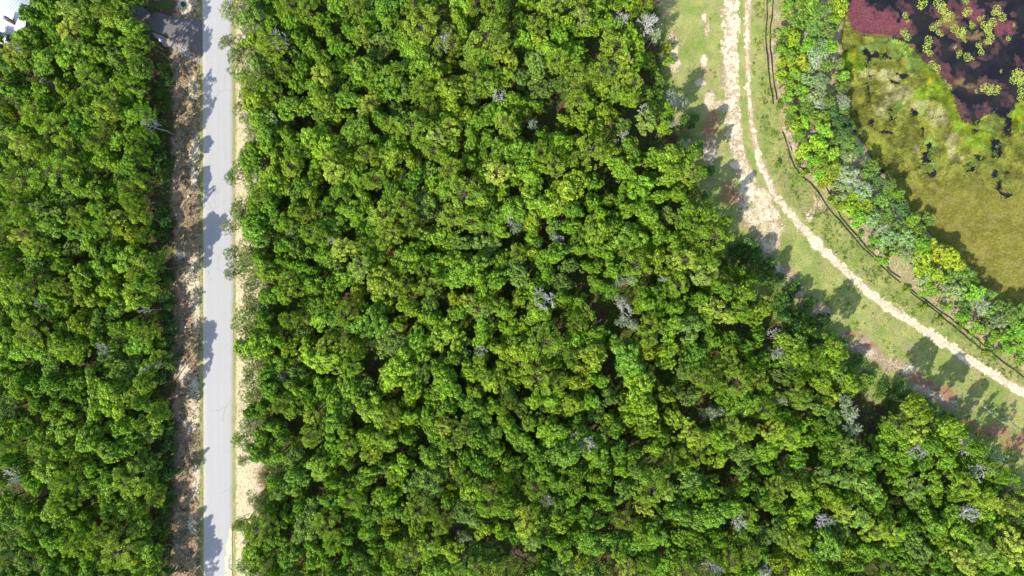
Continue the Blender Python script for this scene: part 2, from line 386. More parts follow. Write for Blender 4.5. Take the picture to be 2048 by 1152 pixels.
tag(ragged('driveway', 120, 406, -60, 116, .1, lambda px, py, x, y: soft_poly(px, py, DRIVE, 2)+(fbm(x, y, .4, 3, 5)-.5)*.25, .008, M_DRIVE), 'dark driveway flaring onto the left side of the road', kind='structure')
def apron(px, py, x, y):
    band = soft_poly(px, py, [(300,63),(322,71),(345,81),(370,95),(405,117),(405,132),(396,128),(370,112),(345,96),(330,92),(312,76)], 5)
    return band+(fbm(x, y, .7, 4, 15)-.5)*.7
tag(ragged('dirt_apron', 295, 410, 55, 140, .12, apron, .006, flat_mat('packed_dirt', (.36, .29, .24), .9, .25, 4)), 'strip of packed bare dirt below the driveway', kind='structure')
def drift(px, py, x, y):
    m = soft_poly(px, py, [(466,1040),(459,1070),(453,1090),(452,1105),(449,1130),(444,1200),(470,1200)], 8)
    return np.where(m > .1, m*1.0+(fbm(x, y*.7, .9, 4, 41)-.5)*2.2-.1, 0)
tag(ragged('sand_drift', 430, 464.5, 1020, 1190, .1, drift, .094, M_SAND), 'pale sand washed over the right edge of the road near the bottom', kind='structure')

# ------------------------------------------------------------------ pond and marsh
b = NB('dark_water'); P = b.pos(); nz = b.noise(P, .22, 5, .6)
b.col(b.mix(b.rmp(nz, .4, .7), (.012, .012, .016), (.027, .025, .022))); b.p.inputs['Roughness'].default_value = .2; b.p.inputs['Specular IOR Level'].default_value = .12
b.bump(b.noise(P, 5, 3), .06, .02); M_WATER = b.m
tag(ragged('water', 1640, 2500, -400, 760, 1.2, lambda px, py, x, y: soft_poly(px, py, SHORE, 20), -.14, M_WATER), 'dark still pond water', kind='structure')

def weed_cov(px, py, x, y):
    n = fbm(x, y, 2.6, 5, 51); nn = fbm(x, y, .7, 4, 52)
    bl = blobs(px, py, [(1715,30,40,50),(1745,50,56,32),(1780,35,24,22),(1800,60,28,20),(1812,50,16,30),(1830,90,18,18),(1860,120,20,16),(1800,8,14,14),(1815,18,16,16),(1870,20,20,18),(1905,20,36,24),(1935,15,24,24),(1960,30,22,22),(1990,12,26,16),(1995,45,20,14),(1900,50,44,14),(1935,70,30,14),(2005,62,18,26),(2020,60,20,14),(2028,28,8,8),(1985,92,20,22),(1965,112,26,12),(1950,125,18,10),(1858,132,14,20),(1848,118,20,18),(1875,150,36,16),(1905,170,30,20),(1895,200,16,24),(1915,215,30,26),(1925,240,24,14),(1945,225,26,16),(1962,232,22,16),(1890,135,20,14),(1920,148,14,18),(1930,155,10,8),(1920,170,24,16),(1945,172,24,14),(1975,168,40,14),(2000,175,30,14),(2010,190,16,22),(2020,200,10,20),(2038,125,16,14),(2045,150,16,22),(1818,62,22,16),(1870,90,14,16),(1915,95,14,10),(2080,60,30,40),(2120,140,60,60),(1975,235,22,24)])
    return (bl > .05)*.12-.12+bl*.85+.5*blobs(px, py, [(1715,30,40,46),(1745,52,52,26),(1790,60,30,20)])+(n-.5)*1.7+(nn-.5)*1.3-.02
b = NB('water_weed'); P = b.pos(); nf = b.noise(P, 3, 5, .75); n0 = b.noise(P, .5, 4); nff = b.noise(P, 9, 3, .7)
zt, zg, zs, _ = b.attr('zone')
c = b.mix(b.rmp(n0, .4, .62), (.095, .032, .034), (.155, .07, .045)); c = b.mix(b.rmp(nf, .35, .7), b.mix(.55, c, (.03, .015, .02)), c)
c = b.mix(b.rmp(nff, .6, .75, 0, .6), c, (.34, .15, .13)); c = b.mix(zt, c, b.mix(nf, (.11, .07, .022), (.26, .17, .05)))
c = b.mix(b.math('MULTIPLY', zs, .8), c, b.mix(b.rmp(nf, .3, .7), (.10, .026, .032), (.24, .07, .08)))
c = b.mix(b.math('MULTIPLY', zg, .85), c, (.022, .02, .026)); c = b.mix(b.rmp(b.noise(b.scaled(P, (.6, 2.2, 1)), 2.5, 5, .7, 1.5), .50, .60, 0, .5), c, (.03, .016, .02))
b.col(c); b.bump(nf, .8, .08); b.p.inputs['Roughness'].default_value = .6; M_WEED = b.m
def weed_zone(px, py, x, y):
    gold = ss(.3, .8, blobs(px, py, [(1700,72,30,14),(1740,78,60,12),(1790,82,40,10),(1690,60,14,20),(1945,68,30,16),(1900,40,20,16),(1935,165,26,12),(1830,95,14,10)]))
    solid = ss(.2, .8, blobs(px, py, [(1715,15,36,40),(1745,38,50,26),(1790,45,30,22),(1955,22,22,20),(2000,62,30,20)]))
    sub = ss(.95, .5, weed_cov(px, py, x, y))
    return {'zone': np.stack([gold, sub, solid*(1-gold), np.ones_like(px)], -1)}
tag(ragged('water_weed', 1660, 2200, -90, 290, .13, lambda px, py, x, y: np.where(soft_poly(px, py, POND, 16) > .25, weed_cov(px, py, x, y), 0), -.12, M_WEED, lambda x, y: -.125+.03*fbm(x, y, .8, 3, 9), weed_zone), 'maroon and brown weed mats floating on the dark pond', 'water weed', kind='stuff')

def marsh_fn(px, py, x, y):
    n = fbm(x, y, 1.3, 5, 61); w1 = (n-.5)*22
    land = soft_poly(px+w1, py-w1*.6, SHORE, 10)
    pond = soft_poly(px+w1*.5, py+w1*.4, POND, 6)
    n2_ = fbm(x, y, .9, 4, 64)
    bp = blobs(px+w1*.8, py+w1*.7, POOLS)
    ch = blobs(px, py, [(1740,125,40,40),(1730,190,30,50),(1790,220,40,40),(1850,310,30,60),(1930,320,50,50),(1985,330,40,60),(2020,385,34,20),(1880,250,40,30)])
    ridge = ss(.035, .0, abs(fbm(x, y, 2.6, 4, 68)-.5))*ss(.3, .9, ch)*ss(.42, .58, n2_)
    pools = np.maximum(ss(.50, .60, bp+(n2_-.5)*1.5), ridge)
    return land*(1-pond)*(1-pools)
def marsh_zone(px, py, x, y):
    n = fbm(x, y, 1.6, 4, 65); n2_ = fbm(x, y, .6, 4, 66)
    tan = blobs(px, py, [(1735,148,22,12),(1780,180,20,12),(1800,190,26,20),(1775,200,16,12),(1850,215,36,14),(1875,235,24,22),(1905,275,14,12),(1903,300,10,24),(1912,318,18,8),(1865,222,24,12),(1760,220,16,16),(1795,155,14,10),(1770,150,20,14),(1830,300,8,10)])
    tan = ss(.42, .9, tan+(n2_-.5)*.9)
    bright = np.maximum(ss(26, 6, dist_line(px, py, [(1800,88),(1832,112),(1870,150),(1905,195),(1920,250),(1960,275),(1985,290)])), ss(.3, .9, blobs(px, py, [(1705,120,24,30),(1850,190,24,24),(1730,140,18,16),(1880,215,20,20),(2035,235,18,30),(1955,285,30,16),(1870,185,20,16)])))
    pale = np.maximum(ss(12, 5, dist_line(px, py, [(1722,100),(1752,92),(1765,84),(1800,92),(1820,108),(1832,130),(1822,140)])+(n-.5)*16), ss(.55, .8, blobs(px, py, [(1798,213,10,12),(1842,222,10,10),(1820,128,10,8),(1855,290,10,14),(1872,292,12,6),(1870,330,10,6),(1868,340,8,6),(1935,276,6,5),(1968,233,8,5),(1985,236,7,5),(1978,253,10,8),(1985,260,8,6),(1960,256,7,6),(1793,207,8,8),(1792,110,14,8)])+(n2_-.5)*.4))
    ridge = ss(.07, .01, abs(fbm(x, y, 2.6, 4, 68)-.5))*ss(430, 330, py)
    dark = np.maximum(ss(.42, .7, (n-.5)*1.2+blobs(px, py, POOLS)*.8), ridge)
    return {'zone': np.stack([tan, np.clip(bright, 0, 1), np.clip(pale, 0, 1), dark], -1)}
b = NB('marsh_mat'); P = b.pos(); tn, br, pl, dk = b.attr('zone')
mp = b.n('ShaderNodeMapping'); b.l(P, mp.inputs[0]); mp.inputs['Rotation'].default_value = (0, 0, .45); mp.inputs['Scale'].default_value = (.55, 1.6, 1)
nst = b.noise(mp.outputs[0], 2.2, 6, .72, 1.0); n0 = b.noise(P, .35, 4, .6); nff = b.noise(P, 8, 3, .7)
c = b.mix(n0, (.23, .24, .02), (.38, .36, .055)); c = b.mix(b.rmp(nst, .32, .6), b.mix(.6, c, (.09, .10, .012)), c)
c = b.mix(b.rmp(nff, .5, .75, 0, .5), c, (.42, .36, .12))
c = b.mix(b.math('MULTIPLY', br, .75), c, b.mix(nst, (.10, .18, .008), (.30, .38, .02)))
c = b.mix(b.math('MULTIPLY', pl, .8), c, b.mix(nff, (.17, .26, .05), (.33, .42, .11)))
c = b.mix(b.math('MULTIPLY', tn, .7), c, b.mix(nst, (.22, .18, .08), (.58, .46, .28)))
c = b.mix(b.math('MULTIPLY', dk, .85), c, b.mix(nst, (.03, .035, .012), (.09, .09, .02)))
b.col(c); b.bump(b.math('ADD', nst, nff), 1., .15); M_MARSH = b.m
tag(ragged('marsh', 1640, 2300, -90, 780, .15, marsh_fn, -.06, M_MARSH, lambda x, y: -.08+.10*fbm(x, y, 2.0, 4, 71), marsh_zone), 'yellow-green floating marsh mat around the pond', kind='structure')

# ------------------------------------------------------------------ blades: marsh sedge, clearing grass, verge weeds
def blade_mat(name, transl=.3):
    b = NB(name); a = b.n('ShaderNodeAttribute', attribute_name='tint'); b.col(a.outputs['Color'])
    tr = b.n('ShaderNodeBsdfTranslucent'); b.l(a.outputs['Color'], tr.inputs[0]); ms = b.n('ShaderNodeMixShader'); ms.inputs[0].default_value = transl
    b.l(b.p.outputs[0], ms.inputs[1]); b.l(tr.outputs[0], ms.inputs[2]); b.l(ms.outputs[0], b.out.inputs[0]); return b.m
M_BLADE = blade_mat('grass_blades')
def blades(name, C, ang, tilt, ln, wd, colr, mat=M_BLADE):
    d = np.stack([np.cos(ang)*np.cos(tilt), np.sin(ang)*np.cos(tilt), np.sin(tilt)], -1)
    sd = np.stack([-np.sin(ang), np.cos(ang), np.zeros_like(ang)], -1)*wd[:, None]/2
    tip = C+d*ln[:, None]; midp = C+d*ln[:, None]*.55+np.array([0, 0, 1.])*(ln*.06)[:, None]
    V = np.stack([C-sd*.6, C+sd*.6, midp+sd, midp-sd, tip+sd*.15, tip-sd*.15], 1).reshape(-1, 3)
    n = len(C); i = np.arange(n)[:, None]*6
    F = np.concatenate([i+np.array([0, 1, 2, 3]), i+np.array([3, 2, 4, 5])], 0)
    a = np.ones((n, 4)); a[:, :3] = colr
    return np_mesh(name, V, F, mat, {'tint': np.repeat(a, 6, 0)})
def pal(n, *cs):
    cs = np.array(cs); w = rng.dirichlet(np.full(len(cs), .5), n); return (w@cs)*rng.uniform(.75, 1.25, (n, 1))
def scatter(n, x0, x1, y0, y1, fn):
    px = rng.uniform(x0, x1, n); py = rng.uniform(y0, y1, n); x = (px-1024)*S; y = -(py-576)*S
    k = fn(px, py, x, y) > rng.uniform(.15, .9, n); return x[k], y[k], px[k], py[k]
x, y, px, py = scatter(190000, 1650, 2130, -30, 700, marsh_fn)
n = len(x); zn = marsh_zone(px, py, x, y)['zone']
colr = pal(n, (.20, .21, .02), (.34, .31, .05), (.42, .36, .12), (.12, .14, .015))
colr = colr*(1-.8*zn[:, 1:2])+.8*zn[:, 1:2]*pal(n, (.13, .25, .01), (.34, .40, .03)); colr = colr*(1-.8*zn[:, 0:1])+.8*zn[:, 0:1]*pal(n, (.5, .40, .22), (.62, .5, .34), (.3, .3, .08))
colr = colr*(1-.85*zn[:, 2:3])+.85*zn[:, 2:3]*pal(n, (.18, .28, .05), (.34, .44, .12))
colr = colr*(1-.4*zn[:, 3:4])
org = (fbm(x, y, 1.0, 3, 77) > .70)&(zn[:, 1] > .2); colr[org] = pal(int(org.sum()), (.5, .34, .02), (.42, .38, .02))
ang = (fbm(x, y, 5, 3, 72)-.5)*5.0+.5+rng.normal(0, .7, n)
pt = ss(.40, .62, fbm(x, y, 1.5, 4, 79))[:, None]; pt = .5+(pt-.5)*(.35+.65*ss(420, 300, py))[:, None]; lo = ss(300, 420, py)[:, None]; colr = colr*(.66+.74*pt)*(np.array([.96, 1.08, .9])*(1-lo)+lo*np.array([1.03, 1.0, .95]))
lt = ss(.52, .66, fbm(x, y*1.7, .9, 4, 74))[:, None]*lo*.6; colr = colr*(1-lt)+lt*pal(n, (.46, .36, .16), (.40, .36, .10))
tag(link('marsh_grass', blades('marsh_grass', np.stack([x, y, np.full(n, -.03)+.07*fbm(x, y, 1.2, 4, 71)], -1), ang, rng.uniform(.05, .55, n), rng.uniform(.22, .6, n), rng.uniform(.03, .065, n), colr)), 'matted yellow-green sedge covering the marsh', 'marsh grass', kind='stuff')

def clear_grass(px, py, x, y):
    c = soft_poly(px, py, CLEAR, 8); t = np.minimum(dist_line(px, py, TRACK_R), dist_line(px, py, TRACK_L))
    bank = ss(.42, .6, fbm(x, y, 1.8, 4, 81))*ss(-20, 60, px-1520)*.7*(1-soft_poly(px, py, SHORE, 8))*(py < px-1130)
    v = c*ss(8, 16, t)*ss(.25, .6, fbm(x, y, 2.5, 4, 80))
    e = ((px > 397)&(px < 407))*.7
    rv = ((px > 470)&(px < 525))*ss(.45, .62, fbm(x, y, 1.6, 4, 83))*.8
    return np.maximum(np.maximum(np.maximum(v, bank), e), rv)
xa, ya, pa, qa = scatter(230000, 1300, 2130, -30, 1000, clear_grass); xb, yb, pb, qb = scatter(30000, 395, 530, -30, 1180, clear_grass)
x = np.concatenate([xa, xb]); y = np.concatenate([ya, yb]); n = len(x); lush = ss(.4, .62, fbm(x, y, 6, 4, 85))[:, None]
colr = pal(n, (.28, .33, .04), (.48, .45, .13), (.14, .24, .02))*(1-lush)+lush*pal(n, (.17, .31, .03), (.32, .41, .06), (.44, .43, .14))
tag(link('grass', blades('grass', np.stack([x, y, np.zeros(n)], -1), rng.uniform(0, 6.3, n), rng.uniform(.3, 1.3, n), rng.uniform(.10, .24, n), rng.uniform(.03, .06, n), colr)), 'short yellowing grass over the clearing and the road edges', 'grass', kind='stuff')

def weed_fn(px, py, x, y):
    n = fbm(x, y, 1.2, 4, 90)
    v = .75*((px > 350)&(px < 398)&~((px > 300)&(py > 15)&(py < 130)&(py < 40+(px-300)*.9)&(py > 10)))*ss(.50, .60, n)
    c = soft_poly(px, py, CLEAR, 8)*ss(.55, .66, n)*ss(46, 20, dist_line(px, py, [(1520,-50),(1522,150),(1548,280),(1590,350),(1690,465),(1800,570),(1950,690),(2048,750)]))*.8
    d = ss(.60, .7, n)*soft_poly(px, py, [(1385,-50),(1450,-50),(1450,180),(1440,300),(1390,300),(1380,100)], 10)*.25
    e = ss(.45, .6, n)*blobs(px, py, [(1950,820,40,40),(1900,760,60,20),(1680,600,60,40),(1770,720,60,20)])*.6
    return np.maximum.reduce([v, c, d, e])
def tuft_cloud(name, x, y, rr, hh, per, ls, cols, label, cat, mat=M_BLADE):
    n = len(x); C = np.repeat(np.stack([x, y, np.zeros(n)], -1), per, 0); r = np.repeat(rr, per); h = np.repeat(hh, per)
    d = rng.normal(size=(n*per, 3)); d /= np.linalg.norm(d, axis=1, keepdims=True); d[:, 2] = abs(d[:, 2])
    k = rng.uniform(.45, 1, n*per); C = C+d*np.stack([r*k, r*k, h*k], -1)
    V = leaf_quads(C, d+rng.normal(0, .6, d.shape), rng.uniform(ls*.7, ls*1.3, n*per), .55)
    a = np.ones((n*per, 4)); a[:, :3] = np.repeat(pal(n, *cols), per, 0)*rng.uniform(.7, 1.3, (n*per, 1))
    m = np_mesh(name, V.reshape(-1, 3), np.arange(n*per*4).reshape(-1, 4), mat, {'tint': np.repeat(a, 4, 0)})
    return tag(link(name, m), label, cat, kind='stuff')
xa, ya, _, _ = scatter(15000, 345, 400, -30, 1180, lambda a, b2, c2, d2: ss(.34, .60, fbm(c2, d2, 1.0, 5, 90))*(a > 350)*(1-soft_poly(a, b2, DRIVE, 4))*~((b2 > 60)&(b2 < 125)&(a > b2*1.0+290))); xb, yb, _, _ = scatter(26000, 1380, 2120, -30, 1000, weed_fn)
x = np.concatenate([xa, xb]); y = np.concatenate([ya, yb]); n = len(x)
tuft_cloud('weeds', x, y, np.where(np.arange(n) < len(xa), rng.uniform(.03, .12, n), rng.uniform(.07, .22, n)), rng.uniform(.05, .18, n), 10, .045, ((.07, .09, .025), (.13, .14, .045), (.22, .19, .09)), 'low dark weeds dotted over the verge and along the track', 'weeds')

def em_fn(px, py, x, y):
    return ss(.46, .60, fbm(x, y, 1.1, 4, 95))*blobs(px, py, [(1985,262,22,26),(1960,250,16,14),(1975,300,26,24),(1940,322,24,16),(1870,300,20,18),(1862,335,18,20),(1750,120,24,12),(1845,285,14,26),(2030,275,24,30),(1965,345,26,16),(2000,330,20,20),(1790,225,24,12),(2015,370,20,14),(1880,330,16,14)])*.9
x, y, _, _ = scatter(15000, 1700, 2060, 70, 400, em_fn); n = len(x)
tuft_cloud('emergent_plants', x, y, rng.uniform(.12, .42, n), rng.uniform(.08, .3, n), 16, .085, ((.16, .28, .04), (.26, .36, .06), (.36, .42, .10), (.09, .16, .03)), 'bright leafy water plants crowding the small dark pools', 'water plants')

def clump_fn(px, py, x, y):
    d = dist_line(px, py, [(1525,-50),(1527,150),(1550,270),(1595,350),(1670,470),(1800,575),(1950,695),(2048,755)])
    return soft_poly(px, py, CLEAR, 8)*ss(.47, .58, fbm(x, y, 1.5, 4, 97))*(ss(40, 16, d)+.35*ss(.5, .6, fbm(x, y, 4, 3, 98)))*ss(6, 14, dist_line(px, py, TRACK_R))*ss(10, 20, dist_line(px, py, TRACK_L))
x, y, _, _ = scatter(26000, 1310, 2110, -30, 960, clump_fn); n = len(x)
tuft_cloud('grass_clumps', x, y, rng.uniform(.12, .42, n), rng.uniform(.12, .36, n), 20, .07, ((.07, .16, .015), (.13, .24, .025), (.20, .30, .04)), 'taller dark green grass clumps between the track and the silt fence', 'grass clumps')

# ------------------------------------------------------------------ tree prototypes
def sph(n, r, zmin=-1.):
    d = r.normal(size=(n*3+12, 3)); d /= np.linalg.norm(d, axis=1, keepdims=True); return d[d[:, 2] > zmin][:n]
def clump_leaves(C, R, per, ls, r, squash=.8, tintc=None):
    n = len(C); d = sph(n*per*2, r, -.75)[:n*per]; d = d[:n*per]
    if len(d) < n*per: d = np.concatenate([d, d[:n*per-len(d)]])
    rr = np.repeat(R, per); k = r.uniform(.5, 1.05, n*per)
    P = np.repeat(C, per, 0)+d*(rr*k)[:, None]*np.array([1, 1, squash])
    N = d+r.normal(0, .42, d.shape)+np.array([0, 0, .2])
    V = leaf_quads(P, N, r.uniform(ls*.7, ls*1.3, n*per), .68, r)
    base = r.uniform(.2, .8, n) if tintc is None else tintc
    t = np.clip(np.repeat(base, per)+r.normal(0, .2, n*per), 0, 1); t2 = np.clip(np.repeat(r.random(n), per)+r.normal(0, .2, n*per), 0, 1)
    return V, t, t2
def limb(T, a, bpt, r0, r1, r, k=5, seg=4, wob=.12):
    a = np.array(a, float); bpt = np.array(bpt, float); L = np.linalg.norm(bpt-a); pts = []; rad = []
    for i in range(seg+1):
        t = i/seg; p = a*(1-t)+bpt*t
        if 0 < i < seg: p = p+r.normal(0, wob*L*.35, 3)*np.array([1, 1, .5])
        pts.append(p); rad.append(r0*(1-t)+r1*t)
    T.add(pts, rad, k); return pts
def twigs(T, p, d, L, rad, depth, r, k=4, spread=.75):
    d = d/np.linalg.norm(d); e = p+d*L
    m = (p+e)/2+r.normal(0, L*.07, 3); T.add([p, m, e], [max(rad, .02), max(rad*.8, .02), max(rad*.6, .018)], k)
    if depth == 0: return
    for i in range(r.integers(2, 4)):
        nd = d+r.normal(0, spread, 3)*np.array([1, 1, .6]); twigs(T, m if r.random() < .3 else e, nd, L*r.uniform(.5, .8), rad*.66, depth-1, r, max(3, k-1), spread)

PROTO = {}
def make_proto(kind, name, k, H, R, crown, trunk, leafmat, cat):
    """parts stay off the scene root: empty + crown + trunk"""
    PROTO.setdefault(kind, []).append(dict(name=name, H=H, R=R, crown=crown, trunk=trunk, cat=cat))
def broad(seed, H=8.5, R=3.0, lob_r=(.22, .46), nl=10, dome=.62, crad=(.26, .44), per=46, ls=.105, cov=1.0, mat=M_LEAF, bk=M_BARK, twig=0, flat=.72, zc=.70, kind='oak', name='oak_tree', cat='tree'):
    r = np.random.default_rng(seed); zc = H*zc
    T = Tube(); top = np.array([r.normal(0, .2), r.normal(0, .2), zc*.72]); limb(T, (0, 0, -.2), top, .17*R/3, .11*R/3, r, 7, 4, .05)
    el = r.uniform(.74, 1.34)
    lob = []
    for i in range(nl):
        a = 2.4*i+r.uniform(-.5, .5); f = math.sqrt((i+.4)/nl); rad = f*R*dome*r.uniform(.7, 1.34)
        z = zc+(1-f**2)*R*flat*.75-r.uniform(0, .62)*R-(f > .8)*r.uniform(0, .35)*R
        lob.append((rad*math.cos(a)*el, rad*math.sin(a)/el, z, R*r.uniform(*lob_r)))
    Cs = []; Rs = []; tb = []
    for (lx, ly, lz, lr) in lob:
        limb(T, top, (lx, ly, lz-lr*.2), .07*R/3, .03, r, 4, 3)
        nc = int(cov*(lr/.36)**2*5.2); d = sph(nc, r, -.45)
        q = np.array([lx, ly, lz])+d*lr*np.array([1, 1, .8])*r.uniform(.75, 1.12, (nc, 1))
        Cs.append(q); Rs.append(r.uniform(*crad, nc)); tb.append(np.clip(r.uniform(.25, .75)+r.normal(0, .18, nc), 0, 1))
        for j in range(twig):
            dd = sph(1, r, .1)[0]; twigs(T, np.array([lx, ly, lz])+dd*lr*.5, dd, lr*.55, .032, 2, r)
    Cs = np.concatenate(Cs); Rs = np.concatenate(Rs)
    V, t, t2 = clump_leaves(Cs, Rs, per, ls, r, tintc=np.concatenate(tb))
    make_proto(kind, name, 0, H, R, quads_mesh(name+'_crown', V, mat, t, t2), T.mesh(name+'_trunk', bk), mat, cat)
def pine(seed, H=10.5, R=2.9, nt=125, mat=M_NEEDLE, kind='pine'):
    r = np.random.default_rng(seed); T = Tube(); limb(T, (0, 0, -.2), (r.normal(0, .15), r.normal(0, .15), H*.93), .17, .05, r, 7, 6, .03)
    C = []; tb = []
    nb_ = 20
    for i in range(nb_):
        f = i/(nb_-1); z0 = H*(.50+.42*f); a = 2.39*i+r.uniform(-.4, .4)
        L = R*(math.sqrt(max(0, 1-(f*.95)**2))*.85+.15)*r.uniform(.75, 1.12)
        e = np.array([math.cos(a)*L, math.sin(a)*L, z0+L*.28]); limb(T, (0, 0, z0), e, .05, .018, r, 4, 3, .12)
        m = max(3, int(nt/nb_*(.5+L/R*.8)))
        for j in range(m):
            t = 1-abs(r.normal(0, .33)); t = max(.25, t); w = .42*L*(.35+t*.5)
            p = np.array([0, 0, z0])*(1-t)+e*t+np.array([-math.sin(a), math.cos(a), 0])*r.uniform(-w, w)+np.array([0, 0, r.uniform(-.1, .38)])
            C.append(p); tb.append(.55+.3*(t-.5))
    C = np.array(C); n = len(C); per = 44
    d = sph(n*per, r, -.5); d = d[:n*per]
    if len(d) < n*per: d = np.concatenate([d, d[:n*per-len(d)]])
    rr = np.repeat(r.uniform(.24, .40, n), per); P0 = np.repeat(C, per, 0)
    side = np.cross(d, r.normal(size=d.shape)); side /= np.linalg.norm(side, axis=1, keepdims=True)
    a_ = P0+d*(rr*.45)[:, None]; b_ = P0+d*(rr*1.05)[:, None]; w = .040
    V = np.stack([a_-side*w, a_+side*w, b_+side*w*.7, b_-side*w*.7], 1)
    t = np.clip(np.repeat(np.array(tb)+r.normal(0, .18, n), per)+r.normal(0, .15, n*per), 0, 1); t2 = np.clip(np.repeat(r.random(n), per)+r.normal(0, .15, n*per), 0, 1)
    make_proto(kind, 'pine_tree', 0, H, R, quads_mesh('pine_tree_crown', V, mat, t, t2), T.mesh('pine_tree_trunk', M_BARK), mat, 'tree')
for s in range(9): broad(100+s, H=8.6+.4*(s % 3), R=3.0, lob_r=(.13, .30), nl=17+s % 6, per=58, ls=.088, crad=(.20, .42))
for s in range(5): broad(150+s, H=8.8, R=3.0, lob_r=(.15, .33), nl=14+s % 5, per=50, crad=(.22, .40), ls=.098, dome=.68, kind='leafy', name='broadleaf_tree')
for s in range(3): broad(200+s, H=8.2, R=3.0, lob_r=(.13, .30), nl=18, dome=.68, crad=(.20, .36), per=52, ls=.078, cov=.95, twig=1, mat=M_DULL, kind='bay', name='bay_tree')
for s in range(6): broad(160+s, H=8.4+.3*(s % 3), R=3.0, lob_r=(.14, .30), nl=16+s, per=54, crad=(.20, .38), ls=.09, dome=.66, kind='hard', name='hardwood_tree')
for s in range(5): broad(180+s, H=12.4, R=3.0, lob_r=(.15, .34), nl=14+s % 4, per=40, crad=(.22, .42), zc=.80, flat=.95, kind='tallwood', name='oak_tree' if s % 2 else 'broadleaf_tree', bk=M_BARK)
for s in range(5): pine(300+s, nt=130+10*s, R=2.8+.1*s)
for s in range(2): broad(400+s, H=8.5, R=3., nl=9, crad=(.22, .34), per=22, ls=.15, cov=.95, mat=M_STAR, kind='gum', name='sweetgum_tree')
for s in range(3): broad(500+s, H=7.6, R=2.8, nl=13, dome=.8, crad=(.2, .36), per=20, ls=.085, cov=.62, mat=M_DULL, kind='willow', name='willow_tree', flat=.6, twig=1)
for s in range(2): broad(600+s, H=8., R=2.8, nl=10, dome=.7, crad=(.2, .34), per=26, ls=.09, cov=.62, mat=M_DULL, bk=M_PALE, twig=6, kind='lichen', name='mossy_tree')
for s in range(4): broad(700+s, H=2.6, R=1.4, nl=6, dome=.62, crad=(.16, .3), per=34, ls=.08, cov=1.3, mat=M_LEAF, kind='shrub', name='shrub', zc=.5, cat='shrub')
for s in range(2): broad(750+s, H=2.8, R=1.6, nl=7, dome=.66, crad=(.16, .3), per=22, ls=.12, cov=1.1, mat=M_STAR, kind='bigleaf', name='shrub', zc=.5, cat='shrub')
def snag(seed, H=8.4, R=1.5):
    r = np.random.default_rng(seed); T = Tube(); top = np.array([r.normal(0, .3), r.normal(0, .3), H*.62]); limb(T, (0, 0, -.2), top, .16, .10, r, 6, 5, .04)
    B = Tube()
    for i in range(7):
        a = i*2.4+r.uniform(-.5, .5); d = np.array([math.cos(a), math.sin(a), r.uniform(.5, 1.6)]); twigs(B, top*r.uniform(.85, 1.0), d, R*r.uniform(.5, .78), .06, 4, r, 4, .6)
    PROTO.setdefault('snag', []).append(dict(name='dead_tree', H=H, R=R, crown=B.mesh('dead_tree_branches', M_PALE), trunk=T.mesh('dead_tree_trunk', M_GREY), cat='dead tree'))
for s in range(4): snag(800+s)

PARTN = {'snag': ('branches', 'trunk')}
COUNT = {}
def place(kind, px, py, rpx, col, label, group, hmul=1.0, var=None):
    pr = PROTO[kind]; p = pr[random.randrange(len(pr)) if var is None else var % len(pr)]
    sc = rpx*S/p['R']
    hz = hmul*(.72+.28*sc) if kind not in ('shrub', 'bigleaf') else sc*hmul
    zc = p['H']*hz*(.78 if kind not in ('shrub', 'bigleaf') else .6)
    x, y, _ = at(px, py, zc); sc *= (H0-zc)/H0
    root = empty(p['name'], (x, y, 0)); q_ = random.uniform(.84, 1.19); root.scale = (sc*q_, sc/q_, hz); root.rotation_euler = (random.uniform(-.09, .09), random.uniform(-.09, .09), random.uniform(0, 6.283))
    tag(root, label, p['cat'], group)
    nm = PARTN.get(kind, ('crown', 'trunk'))
    c_ = link(nm[0], p['crown'], root); c_.color = (*col, 1)
    link(nm[1], p['trunk'], root)
    COUNT[p['name']] = COUNT.get(p['name'], 0)+1
    return root

# ------------------------------------------------------------------ where the trees stand (photo pixels of the crowns)
LEFT_W = [(-40,-40),(280,-40),(272,10),(268,30),(285,45),(303,66),(318,90),(312,104),(286,112),(284,150),(290,180),(290,210),(312,230),(314,262),(316,290),(312,320),(314,350),(308,380),(302,400),(314,432),(308,462),(296,480),(300,520),(316,548),(322,580),(300,602),(300,640),(318,660),(316,690),(330,715),(330,745),(312,770),(314,790),(326,820),(334,845),(322,870),(322,900),(334,930),(336,980),(316,1010),(304,1030),(300,1060),(308,1100),(325,1130),(330,1200),(-40,1200)]
MID_W = [(470,-40),(478,20),(500,45),(510,70),(500,100),(500,140),(498,180),(508,230),(512,260),(500,290),(492,320),(500,350),(502,400),(500,440),(505,480),(508,520),(510,560),(522,590),(510,630),(498,660),(498,690),(510,720),(520,750),(510,790),(500,830),(504,870),(512,920),(530,950),(528,985),(520,1010),(504,1050),(506,1090),(500,1130),(490,1200),(2100,1200),(2100,1000),(2045,990),(2020,960),(2000,935),(1975,905),(1935,890),(1912,855),(1885,845),(1862,830),(1800,820),(1780,850),(1740,880),(1715,850),(1728,810),(1712,770),(1705,730),(1660,715),(1640,690),(1590,690),(1560,700),(1540,665),(1520,640),(1540,600),(1535,575),(1500,550),(1455,530),(1450,480),(1455,455),(1430,420),(1395,395),(1400,340),(1380,300),(1330,300),(1320,265),(1270,225),(1268,190),(1290,150),(1285,110),(1310,80),(1322,40),(1300,-40)]
HOUSE_GAP = [(-60,-60),(42,-60),(40,0),(52,30),(44,50),(20,72),(-60,74)]
